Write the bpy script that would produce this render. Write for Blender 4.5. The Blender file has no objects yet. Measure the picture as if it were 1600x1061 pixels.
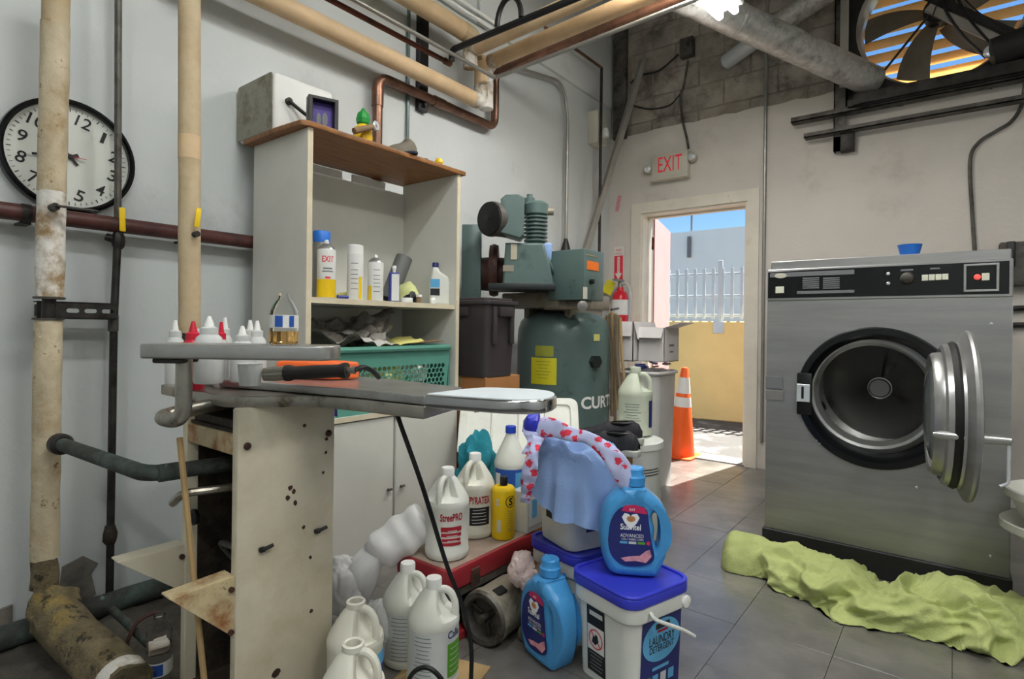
import bpy, bmesh, math, random
from mathutils import Vector, Matrix, noise
sc = bpy.context.scene
COL = sc.collection
random.seed(11)
R = math.radians

# ---------------------------------------------------------------- camera
F, HY = 886.0, 510.0                      # focal length and eye level for a 1600x1061 frame
CAM = Vector((2.44, -4.53, 1.05)); YAW = R(37.9); ROLL = math.atan(.0125)
_r0 = Vector((math.cos(YAW), math.sin(YAW), 0)); _f0 = Vector((-math.sin(YAW), math.cos(YAW), 0)); _u0 = Vector((0, 0, 1))
_rt = _r0*math.cos(ROLL) + _u0*math.sin(ROLL); _up = _u0*math.cos(ROLL) - _r0*math.sin(ROLL)
cd = bpy.data.cameras.new('camera'); cam = bpy.data.objects.new('camera', cd); COL.objects.link(cam)
cam.matrix_world = Matrix(((_rt.x, _up.x, -_f0.x, CAM.x), (_rt.y, _up.y, -_f0.y, CAM.y), (_rt.z, _up.z, -_f0.z, CAM.z), (0, 0, 0, 1)))
cd.sensor_width = 36; cd.lens = 36*F/1600; cd.shift_y = (HY-530.5)/1600; cd.clip_start = .02; cd.clip_end = 200
sc.camera = cam
def W(x, y, ax, v):
    "point where the sight line through a photo pixel meets the plane ax = v of the room"
    d = _f0 + _rt*((x-800)/F) - _up*((y-HY)/F); k = 'xyz'.index(ax)
    return CAM + d*((v-CAM[k])/d[k])
def D(x, y, t):
    return CAM + (_f0 + _rt*((x-800)/F) - _up*((y-HY)/F))*t
def facing(p): return math.atan2(CAM.y-p[1], CAM.x-p[0])

# ---------------------------------------------------------------- world, sun, exposure
sc.view_settings.view_transform = 'Standard'; sc.view_settings.look = 'None'
sc.view_settings.gamma = 1; sc.view_settings.use_curve_mapping = False
sc.view_settings.exposure = 0.0
wd = bpy.data.worlds.new('sky'); sc.world = wd; wd.use_nodes = True
nt = wd.node_tree; bg = nt.nodes['Background']
sky = nt.nodes.new('ShaderNodeTexSky'); sky.sky_type = 'NISHITA'; sky.sun_disc = False
sky.sun_elevation = R(58); sky.sun_rotation = R(40); sky.air_density = 1.0; sky.dust_density = .3; sky.ozone_density = 2.0
hs_ = nt.nodes.new('ShaderNodeHueSaturation'); hs_.inputs['Saturation'].default_value = 1.28
nt.links.new(sky.outputs[0], hs_.inputs['Color']); nt.links.new(hs_.outputs[0], bg.inputs[0]); bg.inputs[1].default_value = .16
sl = bpy.data.lights.new('sun', 'SUN'); sl.energy = 20.0; sl.angle = R(.6); sl.color = (1, .95, .87)
so = bpy.data.objects.new('sun', sl); COL.objects.link(so); so.location = (3, 4, 6)
so.rotation_euler = Vector((-.10, -.55, -1.0)).to_track_quat('-Z', 'Y').to_euler()

# ---------------------------------------------------------------- helpers: matrices, geometry
def TR(x, y=None, z=None): return Matrix.Translation(x if y is None else (x, y, z))
def RX(d): return Matrix.Rotation(R(d), 4, 'X')
def RY(d): return Matrix.Rotation(R(d), 4, 'Y')
def RZ(d): return Matrix.Rotation(R(d), 4, 'Z')
def SC(x, y, z): return Matrix.Diagonal((x, y, z, 1))
def T(g, M): return ([M @ Vector(v) for v in g[0]], g[1])
def join(*gs):
    V, Fc = [], []
    for g in gs:
        o = len(V); V += list(g[0]); Fc += [tuple(i+o for i in f) for f in g[1]]
    return (V, Fc)
def from_bm(bm):
    bm.verts.ensure_lookup_table()
    g = ([v.co.copy() for v in bm.verts], [tuple(v.index for v in f.verts) for f in bm.faces]); bm.free(); return g
def box(sx, sy, sz, b=0, seg=2, c=(0, 0, 0)):
    bm = bmesh.new(); bmesh.ops.create_cube(bm, size=1)
    for v in bm.verts: v.co = Vector((v.co.x*sx, v.co.y*sy, v.co.z*sz))
    if b: bmesh.ops.bevel(bm, geom=bm.edges[:], offset=min(b, .49*min(sx, sy, sz)), segments=seg, profile=.5, affect='EDGES')
    bm.verts.index_update()
    for v in bm.verts: v.co += Vector(c)
    return from_bm(bm)
def span(a, b, bev=0, seg=2):
    "box from corner a to corner b"
    return box(abs(b[0]-a[0]), abs(b[1]-a[1]), abs(b[2]-a[2]), bev, seg, [(a[i]+b[i])/2 for i in range(3)])
def tube(pts, r, n=12, cap=True, closed=False):
    P = [Vector(p) for p in pts]; rs = r if isinstance(r, (list, tuple)) else [r]*len(P)
    V, Fc = [], []; N = len(P)
    t0 = ((P[1]-P[0]) if not closed else (P[1]-P[-1])).normalized()
    a = t0.orthogonal().normalized(); prev = t0
    for i, p in enumerate(P):
        if closed: t = (P[(i+1) % N]-P[i-1]).normalized()
        elif i == 0: t = t0
        elif i == N-1: t = (P[-1]-P[-2]).normalized()
        else:
            t = ((P[i]-P[i-1]).normalized() + (P[i+1]-P[i]).normalized())
            t = t.normalized() if t.length > 1e-6 else prev
        a = (prev.rotation_difference(t) @ a); a = (a - t*a.dot(t)).normalized(); b = t.cross(a); prev = t
        for k in range(n):
            q = 2*math.pi*k/n; V.append(p + (a*math.cos(q)+b*math.sin(q))*rs[i])
    for i in range(N if closed else N-1):
        j = (i+1) % N
        for k in range(n): Fc.append((i*n+k, i*n+(k+1) % n, j*n+(k+1) % n, j*n+k))
    if cap and not closed: Fc.append(tuple(range(n-1, -1, -1))); Fc.append(tuple((N-1)*n+k for k in range(n)))
    return (V, Fc)
def bend(pts, rad=.05, seg=6):
    "polyline with rounded corners"
    P = [Vector(p) for p in pts]; out = [P[0]]
    for i in range(1, len(P)-1):
        a, b = P[i-1]-P[i], P[i+1]-P[i]; d = min(rad, a.length*.48, b.length*.48)
        p0, p1 = P[i]+a.normalized()*d, P[i]+b.normalized()*d
        for k in range(seg+1):
            q = k/seg; out.append(p0*(1-q)**2 + P[i]*2*q*(1-q) + p1*q*q)
    return out+[P[-1]]
def spline(pts, seg=8):
    P = [Vector(p) for p in pts]; P = [P[0]*2-P[1]]+P+[P[-1]*2-P[-2]]; out = []
    for i in range(1, len(P)-2):
        for k in range(seg):
            t = k/seg; a, b, c, d = P[i-1:i+3]
            out.append(.5*((2*b)+(c-a)*t+(2*a-5*b+4*c-d)*t*t+(3*b-a-3*c+d)*t**3))
    return out+[P[-2]]
def lathe(prof, n=28, cap0=True, cap1=True):
    V, Fc = [], []; m = len(prof)
    for (r, z) in prof:
        for k in range(n): q = 2*math.pi*k/n; V.append(Vector((max(r, 1e-4)*math.cos(q), max(r, 1e-4)*math.sin(q), z)))
    for i in range(m-1):
        for k in range(n): Fc.append((i*n+k, i*n+(k+1) % n, (i+1)*n+(k+1) % n, (i+1)*n+k))
    if cap0: Fc.append(tuple(range(n-1, -1, -1)))
    if cap1: Fc.append(tuple((m-1)*n+k for k in range(n)))
    return (V, Fc)
def cyl(r, h, n=24, b=0, z0=0):
    if b: return lathe([(r-b, z0), (r-b*.3, z0+b*.3), (r, z0+b), (r, z0+h-b), (r-b*.3, z0+h-b*.3), (r-b, z0+h)], n)
    return lathe([(r, z0), (r, z0+h)], n)
def rod(a, b, r, n=12): return tube([a, b], r, n)
def along(a, b):
    "matrix that puts local +Z on the line a -> b with origin at a"
    a, b = Vector(a), Vector(b); return TR(a) @ (b-a).to_track_quat('Z', 'Y').to_matrix().to_4x4()
def ext(outline, h, b=0, holes=(), bres=2, res=1):
    "flat plate of thickness h from a 2D outline with holes, edges rounded by b; z from 0 to h"
    cu = bpy.data.curves.new('tmp', 'CURVE'); cu.dimensions = '2D'; cu.fill_mode = 'BOTH'
    cu.extrude = max(h/2-b, 0); cu.bevel_depth = b; cu.bevel_resolution = bres; cu.offset = -b
    for pts in [outline]+list(holes):
        s = cu.splines.new('POLY'); s.points.add(len(pts)-1); s.use_cyclic_u = True
        for p, q in zip(s.points, pts): p.co = (q[0], q[1], 0, 1)
    o = bpy.data.objects.new('tmp', cu); me = bpy.data.meshes.new_from_object(o)
    g = ([v.co + Vector((0, 0, h/2)) for v in me.vertices], [tuple(p.vertices) for p in me.polygons])
    bpy.data.objects.remove(o); bpy.data.meshes.remove(me); bpy.data.curves.remove(cu); return g
def circ(r, n=24, cx=0, cy=0, ry=None, a0=0, a1=360):
    m = n if a1-a0 >= 360 else n+1
    return [(cx+r*math.cos(R(a0+(a1-a0)*k/n)), cy+(ry or r)*math.sin(R(a0+(a1-a0)*k/n))) for k in range(m)]
def rrect(w, h, r, seg=5, cx=0, cy=0):
    out = []
    for (sx, sy, a) in ((1, 1, 0), (-1, 1, 90), (-1, -1, 180), (1, -1, 270)):
        for k in range(seg+1):
            q = R(a+90*k/seg); out.append((cx+sx*(w/2-r)+r*math.cos(q), cy+sy*(h/2-r)+r*math.sin(q)))
    return out
def text(s, w, h, bold=0):
    "flat lettering fitted to a w x h field centred on the origin (XY plane)"
    cu = bpy.data.curves.new('tmp', 'FONT'); cu.body = s; cu.offset = bold; cu.resolution_u = 3
    o = bpy.data.objects.new('tmp', cu); me = bpy.data.meshes.new_from_object(o)
    V = [v.co.copy() for v in me.vertices]; Fc = [tuple(p.vertices) for p in me.polygons]
    bpy.data.objects.remove(o); bpy.data.meshes.remove(me); bpy.data.curves.remove(cu)
    x0, x1 = min(v.x for v in V), max(v.x for v in V); y0, y1 = min(v.y for v in V), max(v.y for v in V)
    return ([Vector(((v.x-(x0+x1)/2)*w/(x1-x0), (v.y-(y0+y1)/2)*h/(y1-y0), 0)) for v in V], Fc)
def patch(w, h, nx=8, ny=1, cx=0, cy=0):
    V = [Vector((cx-w/2+w*i/nx, cy-h/2+h*j/ny, 0)) for j in range(ny+1) for i in range(nx+1)]
    return (V, [(j*(nx+1)+i, j*(nx+1)+i+1, (j+1)*(nx+1)+i+1, (j+1)*(nx+1)+i) for j in range(ny) for i in range(nx)])
def wrap(g, r, z=0, a=0):
    "flat XY geometry bent round a vertical cylinder of radius r; azimuth a (degrees) faces local +X"
    return ([Vector((r*math.cos(R(a)+v.x/r), r*math.sin(R(a)+v.x/r), v.y+z)) for v in g[0]], g[1])
def disp(g, amp, scale, seed=0):
    out = []
    for v in g[0]:
        q = Vector(v)*scale+Vector((seed, seed*1.7, 3.1)); out.append(Vector(v)+Vector((noise.noise(q), noise.noise(q+Vector((9, 0, 4))), noise.noise(q+Vector((0, 7, 1)))))*amp)
    return (out, g[1])
def surf(fn, nu, nv, closed_u=False):
    V = [Vector(fn(i/nu, j/nv)) for j in range(nv+1) for i in range(nu if closed_u else nu+1)]
    m = nu if closed_u else nu+1; Fc = []
    for j in range(nv):
        for i in range(nu): Fc.append((j*m+i, j*m+(i+1) % m, (j+1)*m+(i+1) % m, (j+1)*m+i))
    return (V, Fc)
def wallgrid(us, ws, holes, thick):
    "slab in local XY (x=us, y=ws), thickness along +Z, with rectangular holes (u0,u1,w0,w1)"
    us, ws = sorted(set(us)), sorted(set(ws))
    def solid(i, j):
        if i < 0 or j < 0 or i >= len(us)-1 or j >= len(ws)-1: return False
        cu, cw = (us[i]+us[i+1])/2, (ws[j]+ws[j+1])/2
        return not any(h[0] < cu < h[1] and h[2] < cw < h[3] for h in holes)
    idx, V, Fc = {}, [], []
    def vid(i, j, k):
        if (i, j, k) not in idx: idx[(i, j, k)] = len(V); V.append(Vector((us[i], ws[j], k*thick)))
        return idx[(i, j, k)]
    for i in range(len(us)-1):
        for j in range(len(ws)-1):
            if not solid(i, j): continue
            Fc.append(tuple(vid(a, b, 0) for a, b in ((i, j), (i, j+1), (i+1, j+1), (i+1, j))))
            Fc.append(tuple(vid(a, b, 1) for a, b in ((i, j), (i+1, j), (i+1, j+1), (i, j+1))))
            for (di, dj, a, b) in ((-1, 0, (i, j), (i, j+1)), (1, 0, (i+1, j), (i+1, j+1)), (0, -1, (i, j), (i+1, j)), (0, 1, (i, j+1), (i+1, j+1))):
                if not solid(i+di, j+dj): Fc.append((vid(*a, 0), vid(*b, 0), vid(*b, 1), vid(*a, 1)))
    return (V, Fc)

# ---------------------------------------------------------------- helpers: objects
def wm(o):
    M = o.matrix_basis.copy()
    while o.parent: o = o.parent; M = o.matrix_basis @ M
    return M
def mk(name, g, mat, parent=None, world=True, sharp=35, kind=None):
    if isinstance(g, list): g = join(*g)
    if parent and world: g = T(g, wm(parent).inverted())
    me = bpy.data.meshes.new(name); me.from_pydata([tuple(v) for v in g[0]], [], g[1]); me.validate()
    bm = bmesh.new(); bm.from_mesh(me); bmesh.ops.recalc_face_normals(bm, faces=bm.faces[:]); bm.to_mesh(me); bm.free()
    me.materials.append(mat); me.shade_smooth(); me.set_sharp_from_angle(angle=R(sharp))
    o = bpy.data.objects.new(name, me); COL.objects.link(o)
    if parent: o.parent = parent
    if kind: o['kind'] = kind
    return o
def tag(o, label, cat, group=None):
    o['label'] = label; o['category'] = cat
    if group: o['group'] = group
    return o
def thing(name, label, cat, loc=(0, 0, 0), rz=0, group=None):
    o = bpy.data.objects.new(name, None); COL.objects.link(o); o.empty_display_size = .05
    o.location = loc; o.rotation_euler = (0, 0, rz); return tag(o, label, cat, group)
def clone(root, label, loc, rz=None):
    r = root.copy(); COL.objects.link(r); r.location = loc; r['label'] = label
    if rz is not None: r.rotation_euler = (0, 0, rz)
    for ch in list(root.children):
        c = ch.copy(); COL.objects.link(c); c.parent = r
        for g in list(ch.children):
            d = g.copy(); COL.objects.link(d); d.parent = c
    return r

# ---------------------------------------------------------------- helpers: materials
def lin(c): return tuple(((x/255)/12.92 if x/255 <= .04045 else (((x/255)+.055)/1.055)**2.4) for x in c)+(1,)
def mat(name, c, rough=.5, metal=0, var=.12, vs=7, dirt=None, ds=5, da=.45, dsoft=.12, bump=0, bs=80, trans=0, ior=1.45,
        emit=0, spec=.5, coat=0, stretch=None, coords='Object', transl=0, alpha=1, dirt2=None, ds2=20, da2=.35, aniso=0, sub=0, crough=.12):
    m = bpy.data.materials.new(name); m.use_nodes = True; N = m.node_tree.nodes; L = m.node_tree.links
    P = N['Principled BSDF']; c = lin(c)
    P.inputs['Roughness'].default_value = rough; P.inputs['Metallic'].default_value = metal
    P.inputs['Specular IOR Level'].default_value = spec; P.inputs['IOR'].default_value = ior
    P.inputs['Transmission Weight'].default_value = trans; P.inputs['Coat Weight'].default_value = coat; P.inputs['Coat Roughness'].default_value = crough; P.inputs['Alpha'].default_value = alpha
    if aniso: P.inputs['Anisotropic'].default_value = aniso
    if sub: P.inputs['Subsurface Weight'].default_value = sub; P.inputs['Subsurface Radius'].default_value = (.02, .02, .02)
    if coords == 'World': src = N.new('ShaderNodeNewGeometry').outputs['Position']
    else: src = N.new('ShaderNodeTexCoord').outputs['Object']
    if stretch:
        mp = N.new('ShaderNodeMapping'); mp.inputs['Scale'].default_value = stretch; L.new(src, mp.inputs[0]); src = mp.outputs[0]
    def nz(s, det=5, rgh=.6):
        t = N.new('ShaderNodeTexNoise'); t.inputs['Scale'].default_value = s; t.inputs['Detail'].default_value = det; t.inputs['Roughness'].default_value = rgh
        L.new(src, t.inputs['Vector']); return t.outputs['Fac']
    def ramp(f, a, b):
        r = N.new('ShaderNodeMapRange'); r.inputs['From Min'].default_value = a; r.inputs['From Max'].default_value = b; r.interpolation_type = 'SMOOTHSTEP'
        L.new(f, r.inputs['Value']); return r.outputs['Result']
    def mix(f, a, b):
        x = N.new('ShaderNodeMix'); x.data_type = 'RGBA'; L.new(f, x.inputs[0])
        for s, v in ((x.inputs[6], a), (x.inputs[7], b)):
            if isinstance(v, tuple): s.default_value = v
            else: L.new(v, s)
        return x.outputs[2]
    out = c
    if var: out = mix(ramp(nz(vs), .3, .7), tuple(max(0, x*(1-var)) for x in c[:3])+(1,), tuple(min(1, x*(1+var)) for x in c[:3])+(1,))
    if dirt: out = mix(ramp(nz(ds, 8, .68), 1-da-dsoft, 1-da+dsoft), out, lin(dirt))
    if dirt2: out = mix(ramp(nz(ds2, 6, .7), 1-da2-.04, 1-da2+.04), out, lin(dirt2))
    if isinstance(out, tuple): P.inputs['Base Color'].default_value = out
    else: L.new(out, P.inputs['Base Color'])
    if emit: P.inputs['Emission Color'].default_value = c; P.inputs['Emission Strength'].default_value = emit
    if bump:
        b = N.new('ShaderNodeBump'); b.inputs['Strength'].default_value = bump; b.inputs['Distance'].default_value = .01
        L.new(nz(bs, 4, .6), b.inputs['Height']); L.new(b.outputs[0], P.inputs['Normal'])
    if transl:
        tb = N.new('ShaderNodeBsdfTranslucent'); ms = N.new('ShaderNodeMixShader'); ms.inputs[0].default_value = transl
        if isinstance(out, tuple): tb.inputs[0].default_value = out
        else: L.new(out, tb.inputs[0])
        L.new(P.outputs[0], ms.inputs[1]); L.new(tb.outputs[0], ms.inputs[2]); L.new(ms.outputs[0], N['Material Output'].inputs[0])
    return m
M = {}
def mm(k, *a, **kw): M[k] = mat(k, *a, **kw); return M[k]
mm('wall', (204, 208, 207), .7, var=.04, vs=1.3, dirt=(146, 148, 144), ds=2.2, da=.26, dsoft=.2, dirt2=(110, 105, 96), ds2=9, da2=.235, bump=.15, bs=35, coords='World')
mm('wall_back', (214, 208, 200), .7, var=.05, vs=1.5, dirt=(160, 148, 136), ds=2.6, da=.28, dsoft=.2, dirt2=(122, 110, 98), ds2=8, da2=.235, bump=.2, bs=30, coords='World')
mm('bare', (128, 122, 113), .9, var=.2, vs=5, dirt=(92, 87, 80), ds=4, da=.42, bump=.5, bs=40, coords='World')
mm('block', (160, 152, 141), .92, var=.25, vs=5, dirt=(98, 92, 84), ds=4, da=.42, bump=.5, bs=50, coords='World')
mm('mortar', (142, 135, 125), .95, var=.2, vs=9, bump=.4, coords='World')
mm('ceil', (176, 172, 165), .9, var=.1, vs=2)
mm('tile', (126, 123, 118), .30, coat=.7, crough=.26, var=.35, vs=2.5, dirt=(76, 73, 68), ds=2.2, da=.45, dsoft=.25, dirt2=(160, 150, 128), ds2=26, da2=.3, bump=.12, bs=25, coords='World')
mm('slab', (82, 79, 74), .8, var=.3, coords='World')
mm('white', (224, 224, 220), .45, var=.04)
mm('cabinet', (214, 213, 204), .5, var=.05, vs=3, dirt=(178, 170, 150), ds=4, da=.27, dirt2=(120, 105, 85), ds2=30, da2=.2)
mm('cab_edge', (214, 203, 176), .55, var=.08, vs=9, dirt=(160, 140, 105), ds=9, da=.3)
mm('wood', (140, 92, 46), .45, var=.22, vs=9, stretch=(8, 1, 1), dirt=(96, 60, 28), ds=5, da=.4)
mm('ply', (150, 120, 84), .8, var=.3, vs=40, dirt=(96, 70, 42), ds=30)
mm('cream', (214, 206, 184), .45, var=.07, vs=3, dirt=(182, 168, 132), ds=2.6, da=.4, dsoft=.2, dirt2=(104, 66, 34), ds2=13, da2=.285, bump=.1, bs=12)
mm('cream_rust', (206, 190, 150), .55, var=.12, vs=4, dirt=(140, 84, 38), ds=7, da=.45, dsoft=.12, dirt2=(70, 44, 26), ds2=22, da2=.36)
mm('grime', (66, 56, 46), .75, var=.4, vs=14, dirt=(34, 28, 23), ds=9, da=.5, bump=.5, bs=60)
mm('steel', (178, 178, 176), .3, metal=.75, var=.1, vs=5, dirt=(112, 108, 100), ds=6, da=.35, dsoft=.2)
mm('chrome', (205, 206, 208), .08, metal=1, var=.03)
mm('pad', (206, 214, 218), .55, var=.03)
mm('tarnish', (164, 160, 150), .34, metal=.8, var=.15, dirt=(92, 80, 62), ds=16, da=.38)
mm('brushed', (172, 172, 171), .44, metal=.75, var=.04, vs=3, stretch=(1, 1, 10), dirt=(146, 146, 145), ds=1.6, da=.4, dsoft=.3, aniso=.3)
mm('brushed_v', (140, 139, 137), .42, metal=.7, var=.14, vs=3)
mm('black', (20, 20, 22), .4, var=.2)
mm('black_gloss', (17, 18, 20), .2, var=.1)
mm('rubber', (26, 25, 25), .6, var=.2)
mm('dark_steel', (62, 60, 58), .5, metal=.6, var=.25, vs=12, dirt=(38, 33, 29), ds=10)
mm('iron_grey', (98, 95, 90), .55, metal=.5, var=.2, vs=12, dirt=(60, 54, 47), ds=10)
mm('strut', (152, 148, 140), .5, metal=.3, var=.1)
mm('red_pipe', (86, 48, 44), .45, var=.2, vs=9, dirt=(60, 36, 34), ds=8)
mm('insul', (192, 174, 142), .7, var=.1, vs=7, dirt=(164, 134, 92), ds=4, da=.4, dsoft=.2, bump=.25, bs=45)
mm('insul_dirty', (198, 184, 156), .75, var=.12, vs=9, dirt=(156, 128, 86), ds=6, da=.40, dsoft=.15, dirt2=(96, 70, 38), ds2=18, da2=.36, bump=.5, bs=40)
mm('insul_white', (226, 222, 214), .7, var=.08, vs=8, dirt=(150, 122, 80), ds=9, da=.47, bump=.5, bs=50)
mm('insul_tan', (210, 182, 144), .6, var=.08, vs=6, dirt=(186, 154, 114), ds=5, da=.35, dsoft=.2, bump=.15, bs=60)
mm('fibre', (120, 108, 82), .95, var=.35, vs=14, dirt=(178, 150, 66), ds=5, da=.38, dirt2=(60, 54, 44), ds2=22, da2=.4, bump=1, bs=90)
mm('copper', (140, 102, 84), .34, metal=.65, var=.15, vs=9, dirt=(92, 70, 58), ds=6, da=.5, dsoft=.2)
mm('copper_red', (112, 66, 54), .4, metal=.6, var=.15, dirt=(72, 52, 46), ds=6)
mm('verdigris', (78, 94, 88), .7, var=.25, vs=10, dirt=(52, 52, 48), ds=7, da=.55, dirt2=(104, 132, 118), ds2=18, da2=.34, bump=.3)
mm('galv', (196, 195, 190), .38, metal=.5, var=.16, vs=26, dirt=(120, 118, 112), ds=9, da=.4, bump=.15, bs=60)
mm('conduit', (150, 148, 143), .4, metal=.5, var=.08)
mm('yellow', (236, 196, 18), .45, var=.05, dirt=(190, 150, 20), ds=30, da=.25)
mm('comp_green', (92, 112, 109), .32, var=.08, vs=5, dirt=(44, 64, 60), ds=5, da=.35)
mm('comp_dark', (34, 40, 40), .5, var=.15)
mm('rust_brown', (74, 44, 36), .6, var=.3, vs=18, dirt=(40, 28, 26), ds=12)
mm('beige_metal', (156, 148, 132), .45, metal=.2, var=.15, dirt=(110, 100, 84), ds=7)
mm('orange_lbl', (240, 120, 32), .5, var=.05)
mm('yellow_lbl', (216, 206, 44), .5, var=.06)
mm('yellow_lbl2', (160, 164, 62), .5, var=.1)
mm('tote', (62, 56, 58), .42, var=.08)
mm('carton', (176, 122, 74), .8, var=.08, vs=5, dirt=(150, 98, 56), ds=5, da=.35)
mm('carton_white', (222, 218, 216), .7, var=.05, vs=4)
mm('carton_in', (160, 132, 106), .8, var=.08)
mm('hdpe', (226, 227, 218), .42, var=.04, vs=5, dirt=(196, 192, 176), ds=6, da=.3, dsoft=.2, sub=.15)
mm('hdpe_dirty', (222, 220, 206), .5, var=.06, dirt=(150, 140, 116), ds=7, da=.34, dirt2=(84, 76, 62), ds2=18, da2=.27, sub=.1)
mm('hdpe_green', (206, 212, 192), .4, var=.05, sub=.2)
mm('cap_white', (238, 238, 234), .4, var=.03)
mm('cap_blue', (38, 72, 190), .35, var=.04)
mm('lbl_white', (226, 226, 222), .5, var=.03)
mm('lbl_clear', (204, 208, 206), .45, var=.05)
mm('ink_red', (168, 30, 44), .5, var=.05)
mm('ink_red2', (222, 50, 66), .5, var=.04)
mm('ink_black', (30, 31, 34), .5, var=.05)
mm('ink_grey', (120, 122, 124), .5, var=.05)
mm('ink_green', (92, 160, 44), .5, var=.05)
mm('ink_blue', (40, 84, 170), .45, var=.06)
mm('ink_sky', (92, 168, 214), .45, var=.1)
mm('ink_navy', (36, 44, 108), .42, var=.1)
mm('ink_white', (236, 238, 240), .5, var=.02)
mm('ink_pink', (214, 150, 160), .5, var=.2, vs=60)
mm('ink_tan', (190, 128, 84), .5, var=.2, vs=80)
mm('ink_magenta', (196, 40, 92), .5, var=.05)
mm('softener', (70, 148, 206), .28, var=.05, vs=5, sub=.1)
mm('softener_cap', (64, 148, 214), .3, var=.04)
mm('lid_blue', (54, 62, 196), .32, var=.04)
mm('pail', (222, 224, 218), .36, var=.03, sub=.1)
mm('pail_grey', (190, 192, 188), .4, var=.05)
mm('trash', (204, 203, 200), .45, var=.05)
mm('toolbox', (142, 36, 44), .42, var=.12, vs=6, dirt=(92, 32, 36), ds=6, da=.35, dirt2=(150, 140, 128), ds2=14, da2=.24)
mm('toolbox_top', (150, 132, 118), .7, var=.15, vs=7, dirt=(140, 60, 58), ds=4, da=.3, dirt2=(96, 86, 76), ds2=18, da2=.34)
mm('motor', (140, 134, 118), .55, metal=.3, var=.2, vs=10, dirt=(82, 76, 62), ds=8, da=.45, bump=.2)
mm('towel', (196, 206, 136), .95, var=.08, vs=9, dirt=(180, 190, 120), ds=5, da=.45, dsoft=.2, bump=.6, bs=260)
mm('shirt', (140, 168, 214), .85, var=.05, vs=7, bump=.25, bs=220)
mm('teal', (38, 132, 148), .9, var=.1, bump=.3, bs=120)
mm('bag', (246, 246, 246), .25, var=.03, transl=.25, alpha=.75)
mm('bag_pink', (232, 214, 208), .4, var=.05, dirt=(222, 140, 124), ds=10, da=.36, transl=.4)
mm('cord', (16, 16, 17), .45, var=.1)
mm('cone', (248, 104, 40), .45, var=.04)
mm('reflect', (228, 230, 228), .4, var=.04)
mm('ext_red', (206, 34, 48), .3, var=.05)
mm('pink_door', (226, 182, 178), .5, var=.04, vs=3)
mm('door_edge', (150, 96, 86), .6, var=.1)
mm('casing', (228, 222, 208), .55, var=.05, vs=5, dirt=(196, 172, 132), ds=5, da=.33, dirt2=(140, 112, 80), ds2=16, da2=.24)
mm('ywall', (244, 218, 150), .85, var=.05, vs=2, coords='World')
mm('far_bldg', (236, 245, 250), .8, var=.03, vs=.6)
mm('fence', (206, 220, 230), .6, var=.05)
mm('pave', (86, 86, 84), .85, var=.1, vs=2, dirt=(158, 156, 150), ds=3, da=.4, coords='World')
mm('slat', (246, 214, 160), .6, var=.10, vs=5, transl=.7)
mm('fan_dark', (40, 39, 38), .55, metal=.3, var=.3)
mm('fan_ring', (176, 172, 164), .4, metal=.4, var=.1)
mm('fan_blade', (120, 112, 98), .5, metal=.3, var=.15)
mm('exit_case', (206, 202, 186), .5, var=.03)
mm('exit_red', (232, 48, 66), .5, var=.03, emit=.15)
mm('lens', (212, 218, 220), .25, metal=.3, var=.02)
mm('clock_face', (228, 230, 222), .6, var=.02)
mm('basket', (92, 152, 136), .4, var=.06)
mm('paper', (152, 146, 138), .9, var=.15, vs=12, dirt=(112, 106, 100), ds=30, da=.45)
mm('paper2', (186, 184, 178), .9, var=.1, vs=12)
mm('paper_yellow', (214, 208, 124), .85, var=.06)
mm('rag_white', (220, 224, 214), .9, var=.06)
mm('rag_lime', (210, 216, 150), .9, var=.08)
mm('rag_green', (40, 128, 76), .9, var=.1)
mm('safe_side', (158, 155, 142), .8, var=.15, vs=9, dirt=(120, 114, 98), ds=9, da=.45, dirt2=(216, 214, 204), ds2=8, da2=.3, bump=.3)
mm('purple', (84, 64, 150), .5, var=.15, vs=25)
mm('pine_yellow', (240, 198, 36), .4, var=.05)
mm('pine_green', (40, 150, 66), .4, var=.08)
mm('brown_fab', (134, 110, 84), .8, var=.15)
mm('cap_grey', (112, 106, 94), .9, var=.12)
mm('navy_fab', (50, 52, 66), .9, var=.12)
mm('blue_can', (44, 118, 218), .35, var=.05)
mm('grey_pvc', (108, 110, 108), .5, var=.08)
mm('bottle_blue', (54, 62, 140), .4, var=.05)
mm('clear', (252, 252, 252), .03, trans=1, var=0, ior=1.08)
mm('amber', (236, 190, 120), .05, trans=.9, var=0, ior=1.33)
mm('squeeze', (228, 230, 228), .35, var=.03, transl=.3)
mm('squeeze_red', (206, 34, 58), .4, var=.04)
mm('handle_black', (46, 42, 40), .5, var=.2, vs=20)
mm('orange', (244, 108, 48), .45, var=.06)
mm('shoe', (36, 36, 42), .7, var=.12)
mm('sole', (170, 170, 162), .6, var=.08)
mm('stick', (176, 148, 104), .6, var=.12)
mm('cloth_strap', (128, 112, 92), .85, var=.15, vs=12)
mm('drum', (172, 171, 169), .22, metal=1, var=.05)
mm('drum_dark', (84, 82, 80), .4, metal=.9, var=.1)
mm('glass', (120, 126, 126), .12, metal=.2, var=.03, trans=.2)
mm('led_red', (240, 90, 80), .3, var=0, emit=.6)
mm('button', (226, 226, 206), .4, var=.02)
mm('tube_light', (250, 250, 245), .3, var=0, emit=26)
mm('base_black', (38, 37, 38), .5, var=.25, vs=6, dirt=(96, 94, 92), ds=7, da=.22)
mm('rubble', (80, 76, 68), .95, var=.3, vs=9, dirt=(58, 53, 47), ds=6, da=.45, bump=.6)
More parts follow.
